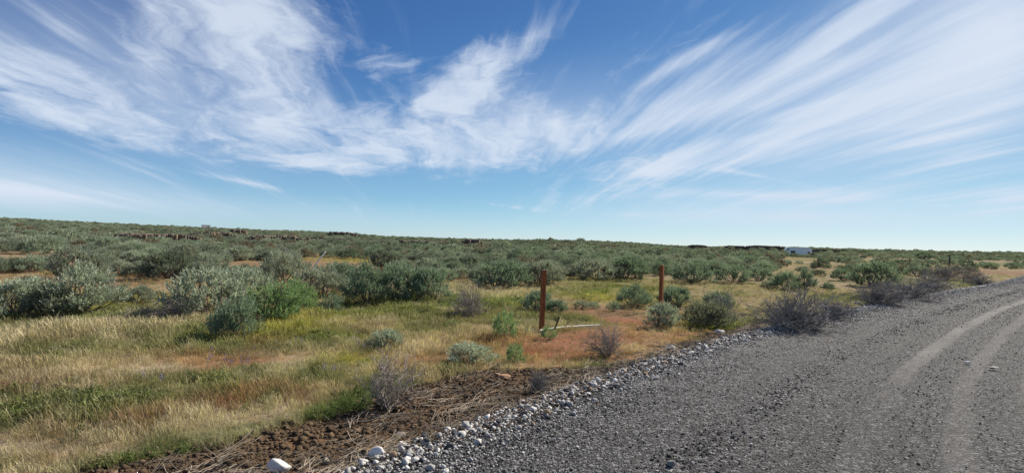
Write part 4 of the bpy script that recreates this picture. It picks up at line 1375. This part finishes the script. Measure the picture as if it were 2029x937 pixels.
for k, (px_, py_, w_, h_, c_, lab) in enumerate(BOUL):
    p = hit(px_, py_)
    s_, t_ = road_st(p[0:1], p[1:2])
    if s_[0] > 0:
        p = flat_hit(px_, py_, 0.012)
    d = depth(p)
    v, f = icos(3, 500 + k, (1, 0.8, 1), 0.07)
    rx = w_ / 2 * d / F; rz = max(h_ * 0.62 * d / F, 0.012)
    v = v * np.array([rx, rx * 0.75, rz])
    gg = np.random.default_rng(k)
    v = v + gg.normal(size=v.shape) * rx * 0.012
    m_ = nmesh('boulder', v, f, M_STONE)
    o = link('boulder', m_, loc=(p[0], p[1] + rx * .5, p[2] + rz * 0.55), label=lab, cat='stone', group='loose stones by the road')
    o.rotation_euler = (0, 0, rnd.uniform(-.4, .4)); o['col'] = c_
    SOCC.append((p[0], p[1] + rx * .5, rx))

# countable stones of the bladed berm: the 280 that show largest
ns = 9000
t_ = rng.uniform(-0.5, 34, ns) ** 1.0
s_ = rng.normal(0.05, 0.17, ns) - 0.12 * (rng.random(ns) < .2)
sx, sy = road_xy(s_, t_)
sr = np.clip(rng.lognormal(math.log(0.0165), 0.42, ns), 0.008, 0.045)
zz = np.where(s_ > 0.05, road_z(s_, t_), np.maximum(terrain(sx, sy), -0.30))
# roadside slope blends from the road lip to the verge
lip = sstep(-s_, -0.05, 0.5)
zz = road_z(s_, t_) * (1 - lip) + zz * lip
spx, spy, szc = project(np.column_stack([sx, sy, zz]))
vis = (spx > -20) & (spx < 2050) & (spy < 960) & (szc > 0.5)
wgt = np.exp(-np.maximum(t_ - 3, 0) / 9)
vis &= rng.random(ns) < np.where(t_ < 16, 1.0, 0.6)
kc = rng.random(ns)
scol = np.where((kc < 0.36)[:, None], np.array(WHITE)[None], np.where((kc < 0.68)[:, None], np.array(LGREY)[None], np.array(DGREY)[None])) * rng.uniform(.82, 1.1, (ns, 1))
scol = np.where((kc > 0.97)[:, None], np.array(TAN)[None], scol)
score = np.where(vis, sr / szc, 0)
top = []
for i in np.argsort(-score):
    if score[i] <= 0 or len(top) >= 280: break
    if any((sx[i] - a) ** 2 + (sy[i] - b_) ** 2 < (c * .9 + sr[i] * .8) ** 2 for a, b_, c in SOCC): continue
    SOCC.append((sx[i], sy[i], sr[i])); top.append(i)
SM = []
for i in top:
    cw = 'white' if kc[i] < .36 else ('grey' if kc[i] < .68 else ('dark' if kc[i] <= .97 else 'tan'))
    wh = next(w for x_, w in ((760, 'beside the largest boulder'), (850, 'below the smooth white boulder'), (950, 'right of the boulders'), (1050, 'below the reddish stones'), (1150, 'below the dark dead shrub'),
              (1250, 'below the low twiggy shrub'), (1400, 'below the right post'), (1520, 'near the white slab'), (1700, 'under the dark bush'), (9999, 'along the far edge')) if spx[i] < x_)
    sz = 'fist sized' if sr[i] > .036 else ('egg sized' if sr[i] > .027 else 'small')
    o = link('%s_stone' % cw if cw != 'dark' else 'dark_stone', STN[rnd.randrange(8)], loc=(sx[i], sy[i], zz[i] + sr[i] * .32), label='%s %s stone in the road berm, %s' % (sz, cw, wh), cat='stone', group='loose stones of the road berm')
    SM.append((o, spx[i]))
    q_ = sr[i]; o.scale = (q_, q_, q_)
    o.rotation_euler = (rnd.uniform(-.4, .4), rnd.uniform(-.4, .4), rnd.uniform(0, 6.28)); o['col'] = tuple(float(z) for z in scol[i])
single_out(SM)
tset = np.zeros(ns, bool); tset[top] = True
rs = np.where(~tset & vis)[0]

# gravel over the road
ng = 105000
gt = -0.6 + 60 * rng.random(ng) ** 2.7
gs = rng.uniform(-0.15, 7.0, ng)
gs = np.where(rng.random(ng) < 0.30, np.abs(rng.normal(0.2, 0.45, ng)), gs)
wr = rng.random(ng) < .05
gs = np.where(wr, rng.normal(1.62, .11, ng), gs)
gx, gy = road_xy(gs, gt)
gp, gq, gz_ = project(np.column_stack([gx, gy, np.zeros(ng)]))
ok = (gp > -40) & (gp < 2070) & (gq < 975) & (gz_ > 0.5)
sw_ = gs + 0.15 * fbm(gx, gy, 1 / 1.6, 2, 95)
trk = np.exp(-((sw_ - 2.48) / .14) ** 2) * (.3 + .7 * sstep(gt, 5, 9)) + .8 * np.exp(-((sw_ - 3.12) / .12) ** 2) + .8 * np.exp(-((sw_ - 3.66) / .12) ** 2)
ok &= rng.random(ng) > np.clip(trk, 0, 1) * .82
gx, gy, gs, gt = gx[ok], gy[ok], gs[ok], gt[ok]
trk = np.clip(trk[ok], 0, 1)
wr = wr[ok] & (fbm(gx, gy, 1 / .9, 2, 119) > -.08)
n_ = len(gx)
gr = np.clip(rng.lognormal(math.log(0.0058), 0.36, n_), 0.003, 0.017) * (1 - .35 * trk) * np.where(wr, 1.5, 1.0) * (1 + 0.5 * np.exp(-(gs / .6) ** 2)) * (1 + .035 * np.maximum(gt, 0))
kc2 = rng.random(n_)
pw = 0.16 + 0.30 * np.exp(-np.maximum(gs, 0) / 0.6)
gcol = np.where((kc2 < pw)[:, None], np.array(WHITE)[None] * .92, np.where((kc2 < pw + .30)[:, None], np.array((.165, .165, .17))[None], np.array((.05, .05, .054))[None])) * rng.uniform(.75, 1.15, (n_, 1))
gcol = np.where((wr & (kc2 > .2))[:, None], np.array([.07, .068, .068])[None], gcol)
gcol = gcol * (1 - trk[:, None]) + np.array([.17, .162, .152])[None] * rng.uniform(.6, 1.3, (n_, 1)) * trk[:, None]
GX = np.concatenate([gx, sx[rs]]); GY = np.concatenate([gy, sy[rs]]); GR = np.concatenate([gr, sr[rs]])
lipg = sstep(-gs, -0.05, 0.5)
GZ = np.concatenate([road_z(gs, gt) + 0.002 - 0.12 * lipg, zz[rs] + sr[rs] * .25])
GC = np.vstack([gcol, scol[rs]])
N_ = len(GX)
scatter('loose_gravel', PEB, np.column_stack([GX, GY, GZ]), rng.uniform(-.5, .5, (N_, 3)) * np.array([1, 1, 0]) + np.column_stack([np.zeros((N_, 2)), rng.uniform(0, 6.28, N_)]),
        np.repeat(GR[:, None], 3, 1), rng.integers(0, len(PEB), N_), GC, 'grey and white loose gravel spread over the road', 'gravel')

# soil clods on the verge
nc = 36000
ct = -3 + 17 * rng.random(nc) ** 1.25
cs = -rng.uniform(0.1, 1.05, nc) * (soil_width(ct) + .15)
cx, cy = road_xy(cs, ct)
cp, cq, cz = project(np.column_stack([cx, cy, np.full(nc, -.25)]))
ok = (cp > -60) & (cp < 2060) & (cq < 990) & (cz > .5)
cx, cy = cx[ok], cy[ok]; nc = len(cx)
crad = np.clip(rng.lognormal(math.log(0.012), .6, nc), .005, .06)
pat = fbm(cx, cy, 1 / .8, 3, 97)
cc = np.array([0.085, 0.058, 0.037])[None] * (1 - sstep(pat, -.05, .15)[:, None]) + np.array([0.14, 0.095, 0.056])[None] * sstep(pat, -.05, .15)[:, None]
cc = cc * rng.uniform(.55, 1.35, (nc, 1))
CLOD = []
for i in range(4):
    v, f = icos(1, 420 + i, (1, .85, .65), .2)
    CLOD.append(nmesh('clod%d' % i, v, f, M_CLOD))
scatter('soil_clods', CLOD, np.column_stack([cx, cy, terrain(cx, cy) + crad * .15]), np.column_stack([rng.uniform(-.5, .5, (nc, 2)), rng.uniform(0, 6.28, nc)]),
        np.repeat(crad[:, None], 3, 1), rng.integers(0, 4, nc), cc, 'crumbly brown soil clods on the bare verge', 'soil')

# ------------------------------------------------------------------ grass
TUFT = [tuft_proto('tuft%d' % i, 600 + i, 22, 1.0, .34, .015, .5, .75) for i in range(4)]
FORB = [forb_proto('forb%d' % i, 640 + i) for i in range(2)]
GP = []
for (r0, r1, n) in ((2.2, 7, 19000), (7, 14, 30000), (14, 30, 40000), (30, 75, 34000), (75, 150, 26000)):
    a = rng.uniform(math.radians(-49), math.radians(49), n)
    r = np.sqrt(rng.uniform(r0 ** 2, r1 ** 2, n))
    GP.append(np.stack([r * np.sin(a), r * np.cos(a)], 1))
GP = np.vstack(GP)
s_, t_ = road_st(GP[:, 0], GP[:, 1])
sw = soil_width(t_) + 0.35 * fbm(GP[:, 0], GP[:, 1], 1 / .7, 3, 51)
e_ = np.where(s_ < ROAD_W / 2, -s_, s_ - ROAD_W)
ok = e_ > sw - 0.05 + 0.15 * rng.random(len(GP))
gz = terrain(GP[:, 0], GP[:, 1])
qx, qy, _ = project(np.column_stack([GP, gz]))
ok &= (qx > -60) & (qx < 2090) & (qy < 990)
GP = GP[ok]; gz = gz[ok]
C, Hh, D = cover(GP[:, 0], GP[:, 1])
rq = np.hypot(GP[:, 0], GP[:, 1])
bare = sstep(fbm(GP[:, 0], GP[:, 1], 1 / .55, 3, 107), -.02, -.20)
ok = (rng.random(len(GP)) < D * (1 - .6 * bare)) & ((rq < 75) | (np.arctan2(GP[:, 0], GP[:, 1]) > .38))
GP, gz, C, Hh, D = GP[ok], gz[ok], C[ok], Hh[ok], D[ok]
n_ = len(GP)
r = np.hypot(GP[:, 0], GP[:, 1])
patch = fbm(GP[:, 0], GP[:, 1], 1 / .9, 3, 99)
Hh = Hh * (1 + 1.5 * patch) * rng.uniform(.35, 1.25, n_) * .56
wide = Hh * (1.35 + r * 0.024) / 1.0
# single plants differ: some straw in the green, some green in the straw
mixin = rng.random(n_)
other = np.array([STRAW, PALE, OLIVE, GREEN, LIME])[rng.integers(0, 5, n_)]
C = np.where((mixin < .24)[:, None], C * .35 + other * .65, C) * rng.uniform(.72, 1.2, (n_, 1))
pm = fbm(GP[:, 0], GP[:, 1], 1 / .75, 3, 113)
gm_ = sstep(pm, .06, .16)[:, None] * (.5 * (r < 40))[:, None]
C = C * (1 - gm_) + np.where((fbm(GP[:, 0], GP[:, 1], 1 / 1.9, 2, 117) > 0)[:, None], np.array([.12, .15, .06])[None], np.array([.24, .20, .12])[None]) * gm_
pk = sstep(-pm, .10, .2)[:, None] * (.6 * (r < 40))[:, None]
C = C * (1 - pk) + np.array(PALE)[None] * pk
C = C * (1 + .75 * fbm(GP[:, 0], GP[:, 1], 1 / .38, 2, 109)[:, None])
greenish = C[:, 1] > C[:, 0] * 1.02
gi = np.where(greenish & (rng.random(n_) < .30), 4 + rng.integers(0, 2, n_), rng.integers(0, 4, n_))
sz = np.column_stack([wide, wide, np.where(gi >= 4, Hh * .8, Hh)])
scatter('dry_grass', TUFT + FORB, np.column_stack([GP, gz - .005]), np.column_stack([rng.normal(0, .13, (n_, 2)), rng.uniform(0, 6.28, n_)]), sz, gi, C,
        'straw, reddish and green grasses growing over the field', 'grass')

# straw and twig litter blown against the road berm
LIT = []
for i in range(4):
    g = np.random.default_rng(700 + i); tb = Tubes()
    for k in range(13):
        p0 = np.array([g.normal() * .16, g.normal() * .07, abs(g.normal()) * .012])
        th = g.normal() * .55; ln = g.uniform(.08, .30)
        dd = np.array([math.cos(th), math.sin(th), g.uniform(-.02, .22)])
        bend = g.normal() * .25
        pts = [p0 + dd * ln * q + np.array([-math.sin(th), math.cos(th), 0]) * bend * ln * q * q - np.array([0, 0, .35 * ln * q * q * (dd[2] > .1)]) for q in (0, .5, 1)]
        tb.add(pts, [.0022, .0018, .0012], 3)
    LIT.append(tb.build('litter%d' % i, colmat('litter%d' % i, .9, 20, 0, .2)))
nl = 1400
lt = -3.5 + 18.5 * rng.random(nl) ** 1.15
band_c = np.where(rng.random(nl) < .6, .42, .75)
ls = -np.clip(rng.normal(band_c, .26, nl), .12, None)
ls = np.where(rng.random(nl) < .22, -rng.uniform(.2, 1.0, nl) * soil_width(lt), ls)
lx, ly = road_xy(ls, lt)
dens_ = fbm(lx, ly, 1 / .9, 3, 103)
ok = dens_ > -.10 + .12 * rng.random(nl) - .1
lx, ly, lt = lx[ok], ly[ok], lt[ok]; nl = len(lx)
i_ = np.clip(np.searchsorted(CUM, lt) - 1, 0, len(SEG) - 1)
hd = np.arctan2(SEG[i_][:, 1], SEG[i_][:, 0])
lc = np.array([.31, .265, .21])[None] * rng.uniform(.35, 1.25, (nl, 1))
scatter('straw_litter', LIT, np.column_stack([lx, ly, terrain(lx, ly) + .012]), np.column_stack([rng.normal(0, .1, (nl, 2)), hd + rng.normal(0, .35, nl) + math.pi * (rng.random(nl) < .5)]),
        np.repeat(rng.uniform(.7, 1.3, nl)[:, None], 3, 1), rng.integers(0, 4, nl), lc, 'grey straw and dead stalks lying along the road berm', 'litter')

# purple lupine spikes scattered through the grass
LUP = []
for i in range(2):
    g = np.random.default_rng(760 + i)
    nb = 26
    tt = g.uniform(.45, 1, nb); th = g.uniform(0, 6.28, nb)
    B = np.stack([np.cos(th) * .05, np.sin(th) * .05, tt], 1); A = np.stack([np.cos(th) * .8, np.sin(th) * .8, np.full(nb, .5)], 1); A /= np.linalg.norm(A, axis=1, keepdims=True)
    v, f = leaf_quads(B, A, .10, .07, g)
    m_ = nmesh('lupine%d' % i, v, f, M_GRASS); vattr(m_, 'leafvar', np.repeat(g.uniform(.1, .6, nb), 4)); LUP.append(m_)
LP = []
for (a_, b_, sp_, n) in ((440, 728, 26, 9), (580, 690, 24, 4), (280, 768, 14, 2), (745, 690, 20, 5), (690, 750, 22, 3), (822, 705, 3, 1), (140, 790, 30, 2)):
    for _ in range(n):
        LP.append(hit(a_ + rnd.gauss(0, sp_ * 1.5), b_ + rnd.gauss(0, sp_ * .4)))
LP = np.array(LP); nl = len(LP)
scatter('lupine_flowers', LUP, LP, np.column_stack([rng.normal(0, .12, (nl, 2)), rng.uniform(0, 6.28, nl)]), np.column_stack([rng.uniform(.14, .22, nl)] * 3), rng.integers(0, 2, nl),
        np.array([.17, .15, .29])[None] * rng.uniform(.8, 1.2, (nl, 1)), 'scattered purple lupine spikes in the dry grass', 'flowers')
